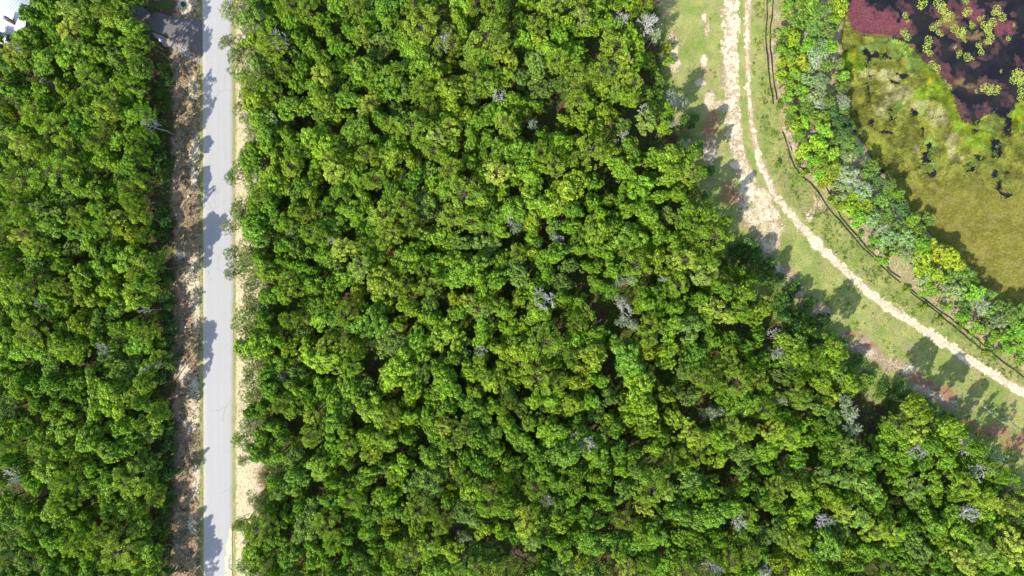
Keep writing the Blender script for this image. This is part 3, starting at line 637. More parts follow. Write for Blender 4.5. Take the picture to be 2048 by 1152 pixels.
GAPS = [(1108,212,30),(1095,235,22),(1125,185,14),(870,30,15),(1020,60,16),(1012,30,10),(1195,88,18),(1202,105,14),(1282,266,22),(1305,262,14),(1045,372,14),(740,730,22),(748,755,16),(735,710,12),(885,572,16),(915,582,16),(1125,652,18),(1160,558,14),(1168,575,10),(1200,618,20),(1188,640,16),(1215,650,14),(1180,600,10),(1232,758,16),(1250,762,12),(1318,755,14),(1365,805,12),(1378,822,10),(1402,838,12),(1422,852,12),(1418,792,12),(1305,925,13),(1327,975,14),(1350,982,12),(1507,1010,10),(1530,1040,18),(1456,1100,13),(623,958,14),(625,985,12),(588,850,12),(910,900,14),(1020,1105,20),(1050,1125,18),(1005,1090,12),(690,235,9),(1477,635,12),(1436,655,12),(1637,888,14),(1625,905,12),(1730,870,24),(1760,850,16),(1752,800,16),(1560,688,14),(1286,474,10),(1300,548,14),(1282,552,10),(1035,622,10),(975,690,8),(200,55,9),(175,352,9),(225,350,9),(28,975,16),(12,990,12),(82,1000,10),(290,898,12),(310,905,10),(1455,970,8),(1465,945,10),(1790,1005,10),(1900,1010,12),(1680,1092,10),(1040,990,8),(1042,1010,8),(1275,840,8),(1265,875,8),(1240,210,10),(1345,240,20),(1345,280,12),(1070,20,6),(530,725,10),(1175,290,6)]
PINES = [(758,430,30),(785,465,24),(765,480,20),(905,432,28),(945,440,24),(1010,250,24),(1035,262,18),(876,272,22),(905,250,20),(1000,340,28),(690,505,26),(715,540,26),(650,680,20),(680,700,20),(890,862,20),(915,885,16),(1045,1050,28),(1065,1075,22),(855,1085,24),(1135,1105,20),(1280,1015,18),(1338,990,18),(1375,870,26),(1400,885,22),(1297,243,21),(1362,320,30),(1385,345,22),(1435,615,26),(1462,625,18),(1370,525,30),(1405,540,28),(1450,570,20),(1545,862,24),(1575,885,26),(1480,860,18),(1500,868,18),(1805,850,24),(1840,835,20),(1845,865,22),(1700,890,20),(1690,960,22),(1730,975,24),(1715,1040,24),(1750,1060,26),(1780,1075,22),(1690,1030,20),(1960,1105,28),(1930,1120,28),(1990,1130,26),(2015,1085,26),(2040,1120,26),(1830,965,22),(1940,965,24),(1965,985,22),(2020,1010,22),(1990,1000,20),(145,18,26),(175,22,22),(135,60,24),(150,85,20),(190,232,22),(215,225,24),(225,205,20),(30,100,22),(35,295,24),(60,310,20),(80,290,20),(50,470,18),(58,495,20),(75,415,18),(140,700,24),(158,715,20),(185,420,18),(230,430,20),(130,290,18),(120,310,18),(145,330,14),(260,560,22),(280,545,20),(65,225,20),(75,235,18),(200,165,14),(568,560,20),(590,585,20),(640,145,22),(585,330,22),(660,320,24),(680,345,24),(735,200,22),(1000,95,24),(1020,115,18),(715,800,14),(620,830,18),(740,905,22),(700,895,22),(1240,150,22),(1250,125,16),(1160,30,20),(1090,15,18),(1060,850,14),(730,75,20),(1010,930,14),(905,940,12),(950,610,22),(930,605,18),(1650,950,18),(1650,985,16),(1455,840,16),(1250,1130,20),(1230,1110,16),(650,205,20),(635,190,16)]
GUMS = [(250,460,26),(150,645,28),(1165,762,28),(1298,715,20),(800,852,11),(905,980,18),(905,595,18),(770,1060,22),(1560,1125,24),(20,230,16),(905,115,12)]
LICHEN = [(1240,38,20),(1298,48,26),(1308,72,18),(1235,142,20),(880,82,16),(998,192,18),(1070,245,16),(1363,200,18),(1342,245,14),(1245,605,18),(1262,562,18),(1245,640,16),(1270,655,18),(1425,830,20),(1440,825,14),(1850,895,20),(1938,892,18),(1995,915,20),(1975,930,18),(1647,1043,20),(1480,1048,20),(1420,1140,20),(1530,1140,18),(929,1075,16),(1240,560,18),(1700,830,24),(1705,860,20),(1690,800,20),(1940,1028,20),(1030,455,16),(288,235,16),(95,165,14),(560,762,14),(1230,280,12),(1110,470,14),(1560,800,14),(75,610,16),(1330,560,14)]
SNAGS = [(558,75,15),(1088,600,19),(1160,888,17),(1365,290,14),(1245,272,9),(775,150,9),(670,485,10),(965,705,10),(1557,663,10),(1563,696,11),(1112,482,8),(1015,445,8),(1300,50,18),(880,86,14),(1366,198,14),(1340,238,12),(1285,225,9),(296,245,14),(1482,1050,14),(1940,890,16),(1975,932,18),(1945,1030,14),(1855,895,14),(740,650,7),(785,580,7),(20,962,14),(1425,1135,15),(204,700,9),(290,622,7),(284,735,8),(1140,870,8),(1645,1045,13),(1240,608,14),(1530,1142,13),(1240,35,13),(540,235,9),(1100,1005,9),(1000,198,10),(310,735,6)]

ONES = 'zero one two three four five six seven eight nine ten eleven twelve thirteen fourteen fifteen sixteen seventeen eighteen nineteen'.split()
TENS = 'x x twenty thirty forty fifty sixty seventy eighty ninety'.split()
def words(n):
    n = int(round(n))
    if n < 0: return 'zero'
    if n > 99: return 'ninety-nine'
    return ONES[n] if n < 20 else TENS[n//10]+('-'+ONES[n % 10] if n % 10 else '')
def where(px, py): return '%s percent across, %s down' % (words(px/20.48), words(py/11.52))
def near(px, py):
    for nm, ls, d in (('near a dead tree', SNAGS, 46), ('by a gap', GAPS, 46), ('by a pale pine', PINES, 44)):
        if any(math.hypot(px-q[0], py-q[1]) < d+q[2]*.3 for q in ls): return nm+' '
    return ''
def wood_of(px): return 'the wood left of the road' if px < 400 else ('the middle wood' if px > 520 else 'the road verge')
P_PAL = [(.33, .43, .045), (.39, .47, .06), (.31, .42, .05), (.43, .49, .085), (.32, .42, .09)]
placed = []
def jit(c, v=.11):
    k = 1+random.uniform(-v, v); return tuple(max(.004, q*k*(1+random.uniform(-v*.5, v*.5))) for q in c)
for (px, py, r) in PINES:
    c = jit(P_PAL[random.randrange(5)]); t = 'yellow-green' if c[0] > .35 else 'light green'
    place('pine', px, py, r*1.06, c, '%s tufted pine in %s, %s' % (t, wood_of(px), where(px, py)), 'pines among the darker oaks', 1.0+random.uniform(-.05, .1)); placed.append((px, py, r))
for (px, py, r) in GUMS:
    place('gum', px, py, r*1.05, jit((.30, .36, .02)), 'bright yellow speckled sweetgum in %s, %s' % (wood_of(px), where(px, py)), 'bright yellow-green trees', 1.02); placed.append((px, py, r))
for (px, py, r) in LICHEN:
    place('lichen', px, py, r*.9, jit((.28, .37, .15)), 'thin grey-green tree with pale mossy twigs, %s' % where(px, py), 'grey mossy trees', 1.12); placed.append((px, py, r*.8))
for (px, py, r) in SNAGS:
    place('snag', px, py, r, (.5, .5, .5), 'bare bleached dead tree in %s, %s' % (wood_of(px), where(px, py)), 'bare dead trees', 1.38)

OAKT = ((.145, .265, .018), (.175, .30, .02), (.215, .335, .022), (.25, .355, .024))
def tall(sx, sy, r, z=9.5):
    # an edge tree placed from where its shadow lies on the ground
    L = z/math.tan(EL)/S; gx, gy = sx-L*math.cos(AZ), sy+L*math.sin(AZ); k = H0/(H0-z)
    px, py = 1024+(gx-1024)*k, 576+(gy-576)*k
    v = random.randrange(5); kind = 'pine' if random.random() < .2 else 'tallwood'; p = PROTO[kind][v % len(PROTO[kind])]; r *= .88; sc = r*S/p['R']
    hm = .88*z/(p['H']*.78*(.72+.28*sc))
    place(kind, px, py, r*k*1.12, jit(random.choice(OAKT)), 'tall %s at the %s edge, %s' % (p['name'].replace('_', ' '), 'roadside wood' if sx < 500 else 'clearing', where(px, py)), 'tall trees along the wood edges', hm, v); addc(px, py, r*.8)
TALL = [(414,18,24),(424,36,16),(408,88,26),(420,70,14),(418,168,22),(424,205,20),(414,228,18),(408,262,18),(416,292,18),(406,322,14),(418,362,20),(410,392,15),(420,432,24),(434,448,22),(414,470,22),(436,478,14),(418,506,16),(412,650,18),(430,672,20),(418,700,20),(410,735,16),(406,895,9),(412,1015,14),(416,1040,18),(420,1072,22),(432,1092,20),(412,1110,22),(425,1140,20)]
TALL2 = [(1392,150,16),(1385,185,16),(1440,222,22),(1405,238,26),(1385,272,26),(1448,258,15),(1462,335,28),(1435,362,24),(1415,330,20),(1508,350,13),(1475,420,20),(1495,470,22),(1540,492,26),(1560,520,20),(1520,520,22),(1630,590,26),(1690,588,26),(1655,618,26),(1600,575,20),(1710,610,16),(1838,690,28),(1860,715,18),(1900,722,26),(1925,740,20),(1870,755,20),(1945,770,20),(2003,820,23),(2044,850,14),(1975,800,12)]
tones = [((.155, .285, .016), 'deep green'), ((.19, .325, .017), 'mid green'), ((.23, .36, .019), 'bright green'), ((.27, .375, .021), 'yellow-green'), ((.145, .28, .02), 'dull green')]
cells = {}
def addc(px, py, r): cells.setdefault((int(px//50), int(py//50)), []).append((px, py, r))
for q in placed: addc(*q)
def free(px, py, r, k=.80):
    for i in range(int(px//50)-1, int(px//50)+2):
        for j in range(int(py//50)-1, int(py//50)+2):
            for (a, b2, r2) in cells.get((i, j), ()):
                if math.hypot(px-a, py-b2) < k*(r+r2): return False
    return True
cand = rng.uniform((-30, -30), (2078, 1182), (42000, 2))
ok = (in_poly(cand[:, 0], cand[:, 1], LEFT_W) | in_poly(cand[:, 0], cand[:, 1], MID_W)) & ~in_poly(cand[:, 0], cand[:, 1], HOUSE_GAP)
cand = cand[ok]
for q in TALL: tall(*q)
for q in TALL2: tall(q[0], q[1], q[2], 10.5)
tf = fbm(cand[:, 0], cand[:, 1], 150, 3, 5); hf = fbm(cand[:, 0], cand[:, 1], 70, 3, 9)
dl = dist_line(cand[:, 0], cand[:, 1], LEFT_W+[LEFT_W[0]]); dm = dist_line(cand[:, 0], cand[:, 1], MID_W+[MID_W[0]])
for i, (px, py) in enumerate(cand):
    r = random.choice((40, 34, 28, 24, 20)) if i < 12000 else (22 if i < 26000 else 17)
    if any(math.hypot(px-g[0], py-g[1]) < g[2]*.8+r*.55 for g in GAPS): continue
    if not free(px, py, r, .645): continue
    if min(dl[i], dm[i]) < r*(.8 if px < 400 else .1 if px < 620 else .4): continue
    addc(px, py, r)
    v = tf[i]+random.uniform(-.17, .17); ti = 0 if v < .40 else 1 if v < .52 else 2 if v < .64 else 3
    if random.random() < .09: ti = 4
    c, tn = tones[ti]
    kind = 'oak'; u = random.random()
    if u < .15: kind = 'bay'; c = (.21, .325, .04); tn = 'grey-green'
    elif u < .29 and px < 1600: kind = 'pine'; c = (.22, .315, .03); tn = 'olive green'
    elif u < .53: kind = 'leafy'
    elif u < .77: kind = 'hard'
    if kind in ('leafy', 'hard', 'oak') and COUNT.get({'leafy': 'broadleaf_tree', 'hard': 'hardwood_tree', 'oak': 'oak_tree'}[kind], 0) > 250: kind = min(('leafy', 'hard', 'oak'), key=lambda q: COUNT.get({'leafy': 'broadleaf_tree', 'hard': 'hardwood_tree', 'oak': 'oak_tree'}[q], 0))
    lb = '%s %s %sin %s, %s' % (tn, {'oak': 'oak', 'bay': 'bay tree', 'pine': 'pine', 'leafy': 'broadleaf', 'hard': 'hardwood'}[kind], near(px, py), wood_of(px).replace('the wood left of the road', 'left wood').replace('the middle', 'middle').replace('the road', 'road'), where(px, py))
    if len(lb.replace('-', ' ').split()) > 16: lb = lb.replace(near(px, py), '')
    place(kind, px, py, r*1.16, jit(c), lb, {'oak': 'oaks of the wood', 'leafy': 'broadleaf trees of the wood', 'hard': 'hardwoods of the wood', 'bay': 'grey-green bays of the wood', 'pine': 'pines among the darker oaks'}[kind], .74+.50*hf[i]+random.uniform(-.05, .07)-(.12 if px < 400 and px > 230 and py > 540 else 0))

# thin pale trees leaning over the right edge of the road
EDGE = [(512,790,16),(520,830,18),(505,820,14),(515,870,18),(525,900,18),(528,1015,16),(520,1040,18),(515,1075,18),(500,1100,14),(512,735,14),(530,720,14),(495,745,14),(515,610,16),(495,575,14),(515,560,18),(520,540,18),(510,300,16),(505,270,16),(515,345,16),(512,405,16),(515,460,16),(510,20,20),(495,90,16),(500,235,14),(478,18,22),(455,18,16),(452,85,16),(468,108,18),(500,60,22),(505,120,26),(530,150,26),(520,178,22),(495,165,20),(530,100,24),(486,150,16),(520,60,22),(478,335,18),(462,352,14),(500,370,20),(490,325,16),(488,300,14),(470,428,16),(455,455,13),(485,410,18),(500,440,20),(462,510,16),(478,530,18),(458,545,13),(488,500,20),(505,520,20),(500,600,16),(486,630,18),(500,650,18),(480,660,14),(490,690,18),(510,660,18),(495,715,16),(500,770,18),(490,790,14),(490,850,18),(482,880,16),(500,890,16),(478,925,11),(505,1000,14),(485,1045,15),(500,1065,16),(475,1060,10),(520,1105,18),(490,1130,18),(545,1120,18),(475,215,10),(490,240,12),(487,200,12),(500,205,16)]
for (px, py, r) in EDGE:
    u = random.random(); c, tn = ((.23, .31, .09), 'pale green') if u < .40 else (((.19, .31, .03), 'fresh green') if u < .85 else ((.33, .36, .14), 'straw-tinted'))
    if 100 < py < 190 and px > 490: c, tn = (.40, .43, .17), 'straw-tinted'
    place('willow', px, py, r*1.15, jit(c), '%s thin young tree beside the road, %s' % (tn, where(px, py)), 'thin trees along the road edge', .82+random.uniform(-.1, .15))

# wooded bank between the clearing and the marsh
BANK = [(1572,60,14,0),(1562,95,14,0),(1568,120,14,3),(1565,150,14,3),(1575,165,16,0),(1578,190,14,0),(1585,215,14,0),(1590,250,16,3),(1600,270,16,0),(1585,235,10,1),(1610,300,18,3),(1625,320,16,0),(1640,345,16,0),(1655,365,14,3),(1570,75,12,1),(1580,15,16,0),(1690,150,14,0),(1688,175,16,1),(1685,200,16,2),(1690,225,14,1),(1780,365,16,1),(1800,385,16,0),(1745,330,16,1),(1860,440,14,1),(1685,125,12,1),(1700,250,14,4),(1690,410,16,3),(1675,395,14,3),(1720,435,18,0),(1765,460,16,2),(1830,495,16,1),(1760,480,12,0),(1770,520,12,0),(1850,560,14,2),(1900,612,14,0),(1930,630,14,0),(1960,650,14,0),(1990,672,14,0),(2025,700,14,0),(1590,-10,24,0),(1620,10,26,0),(1650,20,24,1),(1680,12,20,3),(1672,35,18,3),(1600,40,24,0),(1630,50,26,1),(1660,60,18,1),(1590,75,20,3),(1615,85,22,0),(1645,90,20,2),(1665,95,16,0),(1585,110,18,0),(1605,125,22,3),(1635,115,24,2),(1655,130,16,1),(1590,150,18,0),(1620,155,22,2),(1645,165,20,2),(1605,180,20,0),(1635,195,24,2),(1660,200,16,1),(1615,215,20,1),(1640,230,22,0),(1665,225,16,4),(1612,245,14,3),(1650,255,20,0),(1680,240,16,4),(1690,265,18,4),(1670,280,20,1),(1700,285,22,1),(1640,290,24,3),(1660,310,24,3),(1690,315,24,2),(1720,300,16,4),(1640,325,20,0),(1665,340,24,3),(1700,350,28,2),(1735,345,20,1),(1690,375,24,2),(1725,375,24,2),(1755,360,18,4),(1700,405,22,3),(1730,410,24,3),(1760,400,22,1),(1785,390,18,1),(1745,435,22,2),(1775,430,22,1),(1805,415,20,4),(1825,445,22,0),(1840,465,24,0),(1800,450,22,1),(1785,475,22,2),(1815,480,24,2),(1850,490,20,0),(1790,500,18,1),(1820,510,20,2),(1850,525,24,3),(1880,505,28,3),(1905,520,24,3),(1870,545,22,3),(1900,550,24,1),(1930,545,22,1),(1945,565,20,0),(1865,575,18,0),(1895,580,22,2),(1925,585,22,2),(1955,590,22,0),(1980,590,18,1),(1990,615,22,1),(1960,615,22,2),(1930,615,18,1),(1995,645,24,2),(2025,625,24,1),(2040,655,22,0),(2015,670,22,0),(1975,640,18,1),(2050,690,20,0),(2050,620,20,1),(2065,650,22,1),(2075,690,22,0)]
cols_b = [((.22, .38, .035), 'fresh green bushy tree', 'leafy'), ((.21, .34, .05), 'mid green bushy tree', 'bay'), ((.31, .42, .15), 'pale silvery green tree', 'willow'), ((.34, .42, .03), 'bright lime broad-leaved tree', 'gum'), ((.09, .19, .05), 'dark green shoreline tree', 'oak')]
for (px, py, r, k) in BANK:
    c, nm, kind = cols_b[k]; kind = random.choice(('willow', 'bay', 'bay', 'lichen')) if k == 2 else kind
    if k == 3 and random.random() < .4: kind = 'leafy'; c = (.26, .39, .03); nm = 'lush green rounded tree'
    place(kind, px, py, r*1.12, jit(c, .2), '%s on the bank by the marsh, %s' % (nm, where(px, py)), 'trees of the bank between track and marsh', .6+random.uniform(-.12, .15))
for (px, py, r) in [(1585,55,10),(1700,360,16),(1640,160,12),(1845,530,14),(1640,205,10),(1900,605,10),(1630,265,9)]:
    place('snag', px, py, r, (.5, .5, .5), 'bare pale twiggy tree on the marsh bank, %s' % where(px, py), 'bare dead trees', .62)

# shrubs one can pick out
SHR = [(1722,468,6,0),(1743,477,6,0),(1743,495,8,0),(1715,452,7,0),(1780,505,12,0),(1925,645,9,0),(1922,655,7,0),(1945,665,9,0),(1980,690,12,0),(2000,700,8,0),(2040,722,12,0),(1815,580,8,1),(1850,612,7,1),(1880,636,6,1),(1975,706,6,1),(1555,330,7,0),(1598,322,9,0),(1560,210,9,0),(1610,345,8,1),(1300,120,16,1),(1320,150,18,0),(1290,180,18,0),(1315,190,16,0),(1340,120,12,1),(1325,215,16,0),(1300,220,18,0),(1335,90,12,1),(1380,240,16,2),(1395,300,14,2),(1420,340,12,2),(1410,395,12,2),(1370,240,14,2),(1590,650,20,2),(1610,630,18,2),(1630,660,22,0),(1655,690,20,0),(1600,680,22,0),(1640,700,22,2),(1680,690,18,2),(1670,720,22,0),(1700,745,20,0),(1720,720,18,2),(1740,760,16,0),(1575,600,18,2),(1590,575,16,2),(1560,560,16,2),(1540,530,18,2),(1520,510,16,2),(1500,490,18,2),(1500,520,20,2),(1480,500,16,2),(1530,560,18,2),(1570,630,18,2),(1620,605,14,2),(1650,640,14,2),(1790,800,14,2),(1820,795,16,2),(1850,805,16,2),(1800,775,14,2),(1870,820,14,2),(1900,835,12,2),(1765,780,12,2),(1870,845,16,0),
       (300,15,9,2),(330,150,12,2),(335,165,10,2),(325,135,12,2),(312,185,10,2),(320,335,16,2),(330,350,14,2),(318,300,12,2),(325,315,14,2),(315,430,14,2),(330,445,14,2),(322,470,14,2),(318,545,12,2),(335,560,12,2),(330,590,16,2),(338,610,14,2),(332,640,14,2),(338,660,14,2),(330,680,14,2),(335,730,16,2),(340,715,14,2),(318,750,16,2),(325,830,12,2),(338,860,16,2),(335,890,16,2),(338,920,14,2),(335,950,16,2),(338,990,12,2),(310,1060,14,2),(322,1100,14,2),(335,1140,12,2),(330,1010,12,2),(318,870,16,2)]
SC_ = [((.17, .29, .03), 'small bright green shrub'), ((.27, .34, .03), 'lime green shrub'), ((.08, .17, .03), 'dark green shrub')]
for (px, py, r, k) in SHR:
    wl = 'by the left road verge' if px < 400 else ('near the silt fence' if py < px-1200 and px > 1540 else 'at the edge of the clearing')
    place('shrub' if k != 1 else 'bigleaf', px, py, r*1.2, jit(SC_[k][0]), '%s %s, %s' % (SC_[k][1], wl, where(px, py)), 'shrubs along the wood edges', 1.0)

# undergrowth below the canopy: nobody could count it
def under(px, py, x, y):
    w = np.maximum(soft_poly(px, py, LEFT_W, 30), soft_poly(px, py, MID_W, 40))
    g = np.zeros_like(px)
    for (a, b2, r2) in GAPS: g = np.maximum(g, ss(r2*1.15, r2*.55, np.hypot(px-(1024+(a-1024)*.97), py-(576+(b2-576)*.97))))
    w = np.maximum(w, soft_poly(px, py, [(1400,400),(1450,440),(1500,500),(1560,560),(1600,610),(1680,690),(1750,750),(1850,800),(1940,850),(2060,915),(2060,960),(1850,860),(1740,800),(1640,730),(1540,640),(1470,540)], 24)*.75)
    w = np.maximum(w, soft_poly(px, py, [(1290,60),(1345,60),(1350,130),(1340,220),(1400,300),(1400,380),(1340,290),(1290,240)], 20)*.6)
    w = np.maximum(w, ((px > 285)&(px < 346)&(py > 125))*ss(350, 325, px)*.8)
    return w*ss(.26, .48, fbm(x, y, 3, 4, 91))*(1-g)*(1-in_poly(px, py, HOUSE_GAP))
x, y, px, py = scatter(30000, -20, 2070, -20, 1170, under); n = len(x)
tuft_cloud('undergrowth', x, y, rng.uniform(.5, 1.3, n), rng.uniform(.5, 2.6, n), 44, .12, ((.08, .20, .02), (.14, .27, .03), (.19, .29, .04)), 'low leafy undergrowth on the shaded forest floor', 'undergrowth')
print('TREES', COUNT, 'objects', len(bpy.data.objects))

# ------------------------------------------------------------------ water lilies
b = NB('lily_pad'); oi = b.n('ShaderNodeObjectInfo'); t, t2, _, _ = b.attr('tint')
c = b.mix(t, (.17, .27, .035), (.36, .41, .055)); c = b.mix(b.rmp(t2, .8, 1., 0, .7), c, (.55, .48, .06)); b.col(c); b.p.inputs['Roughness'].default_value = .35; b.p.inputs['Specular IOR Level'].default_value = .4
M_PAD = b.m
def pads(seed, n, R):
    r = np.random.default_rng(seed); v = []; f = []; tt = []
    pts = []
    for _ in range(n*14):
        if len(pts) >= n: break
        a = r.uniform(0, 6.283); q = math.sqrt(r.random())*R; p = (q*math.cos(a), q*math.sin(a)*.8)
        if all(math.hypot(p[0]-u[0], p[1]-u[1]) > .215 for u in pts): pts.append(p)
    for (x, y) in pts:
        rad = r.uniform(.07, .14); a0 = r.uniform(0, 6.28); z = r.uniform(0, .02); base = len(v); v.append((x, y, z)); c1, c2 = r.random(), r.random()
        tx, ty = r.normal(0, .05, 2)
        k = 9
        for j in range(k+1):
            a = a0+.25+(6.283-.5)*j/k; v.append((x+rad*math.cos(a), y+rad*math.sin(a), z+.012+rad*(tx*math.cos(a)+ty*math.sin(a))))
        for j in range(k): f.append((base, base+1+j, base+2+j))
        tt += [(c1, c2, 0, 1)]*(k+2)
    return np_mesh('water_lily', v, f, M_PAD, {'tint': tt})
LIL = [(1845,8,10),(1812,30,6),(1815,42,4),(1808,63,7),(1816,74,7),(1858,80,8),(1854,95,9),(1861,107,6),(1880,8,11),(1884,20,7),(1896,30,11),(1889,38,6),(1932,3,6),(1935,24,9),(1866,54,7),(1877,46,6),(1879,64,6),(1884,70,4),(1910,57,8),(1922,66,9),(1928,60,6),(1926,73,5),(1946,52,6),(1930,82,4),(1972,50,9),(1977,58,8),(1986,44,8),(1977,66,7),(1981,78,9),(1972,84,5),(1995,20,9),(1988,26,5),(2006,34,8),(1958,89,6),(1962,96,4),(1963,105,6),(1910,94,4),(1919,105,6),(1916,113,3),(1936,114,8),(1945,116,4),(1864,130,8),(1874,139,9),(1887,164,6),(1897,176,7),(1892,184,6),(1972,176,10),(1978,184,6),(1993,180,9),(1985,172,4),(1953,182,4),(2035,145,9),(2045,155,12),(2030,160,9),(2042,168,7),(2045,185,9),(2040,195,6),(2003,142,3),(1928,28,3),(1968,33,3),(2028,50,3),(2018,76,5),(1960,38,5),(1942,45,4),(2062,130,10),(2070,60,9)]
PM = [pads(1, 14, .5), pads(2, 26, .75), pads(3, 40, .95), pads(4, 22, .7)]
for i, (px, py, r) in enumerate(LIL):
    x, y, _ = at(px, py)
    k = 0 if r < 5 else (3 if r < 8 else (1 if r < 9 else 2)); Rm = (.5, .75, .95, .7)[k]
    o = link('water_lily', PM[k]); o.location = (x, y, -.085); s = max(.7, r*S*1.2/Rm); o.scale = (s, s, 1); o.rotation_euler[2] = random.uniform(0, 6.28)
    tag(o, 'cluster of round yellow-green lily pads on the pond, %s' % where(px, py), 'water lily', 'lily pad clusters on the pond')

# ------------------------------------------------------------------ silt fences
M_FAB = flat_mat('black_silt_fabric', (.022, .022, .024), .8, .4, 4); M_STK = flat_mat('wooden_stake', (.40, .32, .22), .8, .3, 8)
FEN = [([(1533,-8),(1533,40),(1531,75),(1533,105),(1535,130),(1540,170),(1546,208)], 'black silt fence between the track and the bank near the top edge, left-hand line'),
 ([(1546,-8),(1543,30),(1540,60),(1540,100),(1544,140),(1548,170),(1553,200)], 'black silt fence near the top edge, the line nearer the bank trees'),
 ([(1564,264),(1572,285),(1578,310),(1590,335),(1603,353),(1620,366),(1635,385),(1655,415),(1672,435),(1690,455),(1707,475),(1725,498),(1740,510),(1755,525),(1775,545),(1800,566)], 'long black silt fence following the outside of the track bend'),
 ([(1812,578),(1835,597),(1850,608),(1875,625),(1890,640),(1920,665),(1945,685),(1970,705)], 'sagging black silt fence nearest the track at the lower right'),
 ([(1577,285),(1580,294),(1583,302)], 'short torn scrap of black silt fence beside the bend'),
 ([(1593,333),(1605,338),(1620,347)], 'short black silt fence spur branching towards the marsh bank'),
 ([(1637,360),(1650,372),(1662,395),(1672,415),(1682,435),(1690,445),(1700,458),(1718,478),(1735,500),(1750,512),(1765,525),(1780,543),(1800,556)], 'black silt fence line on the bank side of the track bend'),
 ([(1815,576),(1840,594),(1858,607),(1880,623),(1900,636),(1915,650),(1940,668),(1960,685),(1985,708),(2010,728),(2030,742),(2075,778)], 'black silt fence running along the bank to the right edge of the photo')]
for pts, lab in FEN:
    w = [np.array(at(*p)) for p in pts]; root = empty('silt_fence', tuple(w[0])); tag(root, lab, 'silt fence', 'black silt fences beside the track')
    o0 = w[0]; den = []
    for a, c2 in zip(w[:-1], w[1:]):
        L = np.linalg.norm(c2-a); m = max(2, int(L/.5))
        for j in range(m): den.append(a+(c2-a)*j/m)
    den.append(w[-1]); den = np.array(den)-o0; n = len(den)
    den[:, 0] += (fbm(np.arange(n)*1., np.zeros(n), 3, 3, 4)-.5)*.18; den[:, 1] += (fbm(np.arange(n)*1., np.zeros(n)+5, 3, 3, 4)-.5)*.18
    hh = .09+.15*fbm(np.arange(n)*1., np.zeros(n), 4, 3, 12)
    tg = np.gradient(den, axis=0) if n > 2 else np.tile(den[-1]-den[0], (n, 1)); tg /= np.linalg.norm(tg, axis=1, keepdims=True)+1e-9
    nr = np.stack([-tg[:, 1], tg[:, 0], 0*tg[:, 0]], -1); lean = (.02+.16*fbm(np.arange(n)*1., np.zeros(n), 5, 3, 13))[:, None]
    up = np.array([0, 0, 1.])*hh[:, None]; th = .012
    rows = np.stack([den-nr*th, den+nr*lean*.4+up*.5-nr*th, den+nr*lean+up-nr*th, den+nr*lean+up+nr*th, den+nr*lean*.4+up*.5+nr*th, den+nr*th], 1)
    i = np.arange(n*6).reshape(n, 6); f = np.stack([i[:-1, :-1], i[:-1, 1:], i[1:, 1:], i[1:, :-1]], -1).reshape(-1, 4)
    link('fabric', np_mesh('fabric', rows.reshape(-1, 3), f, M_FAB), root)
    for q in range(0, n, 5):
        T = Tube(); p = den[q]+nr[q]*.05; T.add([p-np.array([0, 0, .1]), p+nr[q]*lean[q]*.9+np.array([0, 0, hh[q]+.1])], [.024, .022], 4); link('stake', T.mesh('stake', M_STK), root)

# ------------------------------------------------------------------ house in the corner
M_ROOF = NB('white_metal_roof'); b = M_ROOF; P = b.pos(); nz = b.noise(P, 1.2, 4); b.col(b.mix(nz, (.76, .78, .80), (.86, .87, .88))); b.p.inputs['Roughness'].default_value = .4; M_ROOF = b.m
M_WALL = flat_mat('pale_wall', (.62, .60, .56), .8, .08, 3)
b = NB('brown_brick'); bt = b.n('ShaderNodeTexBrick'); bt.inputs['Color1'].default_value = (.20, .085, .055, 1); bt.inputs['Color2'].default_value = (.30, .14, .09, 1); bt.inputs['Mortar'].default_value = (.32, .28, .25, 1); bt.inputs['Scale'].default_value = 4.5
tc = b.n('ShaderNodeTexCoord'); b.l(tc.outputs['Object'], bt.inputs[0]); b.col(bt.outputs[0]); M_BRICK = b.m
M_CAP = flat_mat('grey_cap', (.22, .22, .23), .5, .2, 4); M_GLASS = flat_mat('window_glass', (.03, .04, .05), .1, .2, 2)
def boxes(lst):
    v = []; f = []
    for (x0, x1, y0, y1, z0, z1) in lst:
        q = len(v); v += [(x0, y0, z0), (x1, y0, z0), (x1, y1, z0), (x0, y1, z0), (x0, y0, z1), (x1, y0, z1), (x1, y1, z1), (x0, y1, z1)]
        f += [(q, q+3, q+2, q+1), (q+4, q+5, q+6, q+7), (q, q+1, q+5, q+4), (q+1, q+2, q+6, q+5), (q+2, q+3, q+7, q+6), (q+3, q, q+4, q+7)]
    return v, f
def box_obj(name, lst, mat, parent=None):
    v, f = boxes(lst); return link(name, np_mesh(name, v, f, mat), parent)
hx, hy, _ = at(-46, -8, 4.5); hs = empty('house', (hx, hy, 0)); hs.rotation_euler[2] = math.radians(-24)
tag(hs, 'house with a white roof and brown brick chimney in the top left corner', 'house')
box_obj('wall', [(-9, 9, -5.2, 5.2, -.1, 3.0)], M_WALL, hs)
rv = [(-9.6, -5.8, 2.95), (9.6, -5.8, 2.95), (9.6, 0, 5.1), (-9.6, 0, 5.1), (-9.6, 5.8, 2.95), (9.6, 5.8, 2.95)]
rv2 = rv+[(x, y, z-.16) for x, y, z in rv]
rf = [(0, 1, 2, 3), (3, 2, 5, 4), (6, 9, 8, 7), (9, 10, 11, 8), (0, 6, 7, 1), (1, 7, 8, 2), (2, 8, 11, 5), (5, 11, 10, 4), (4, 10, 9, 3), (3, 9, 6, 0)]
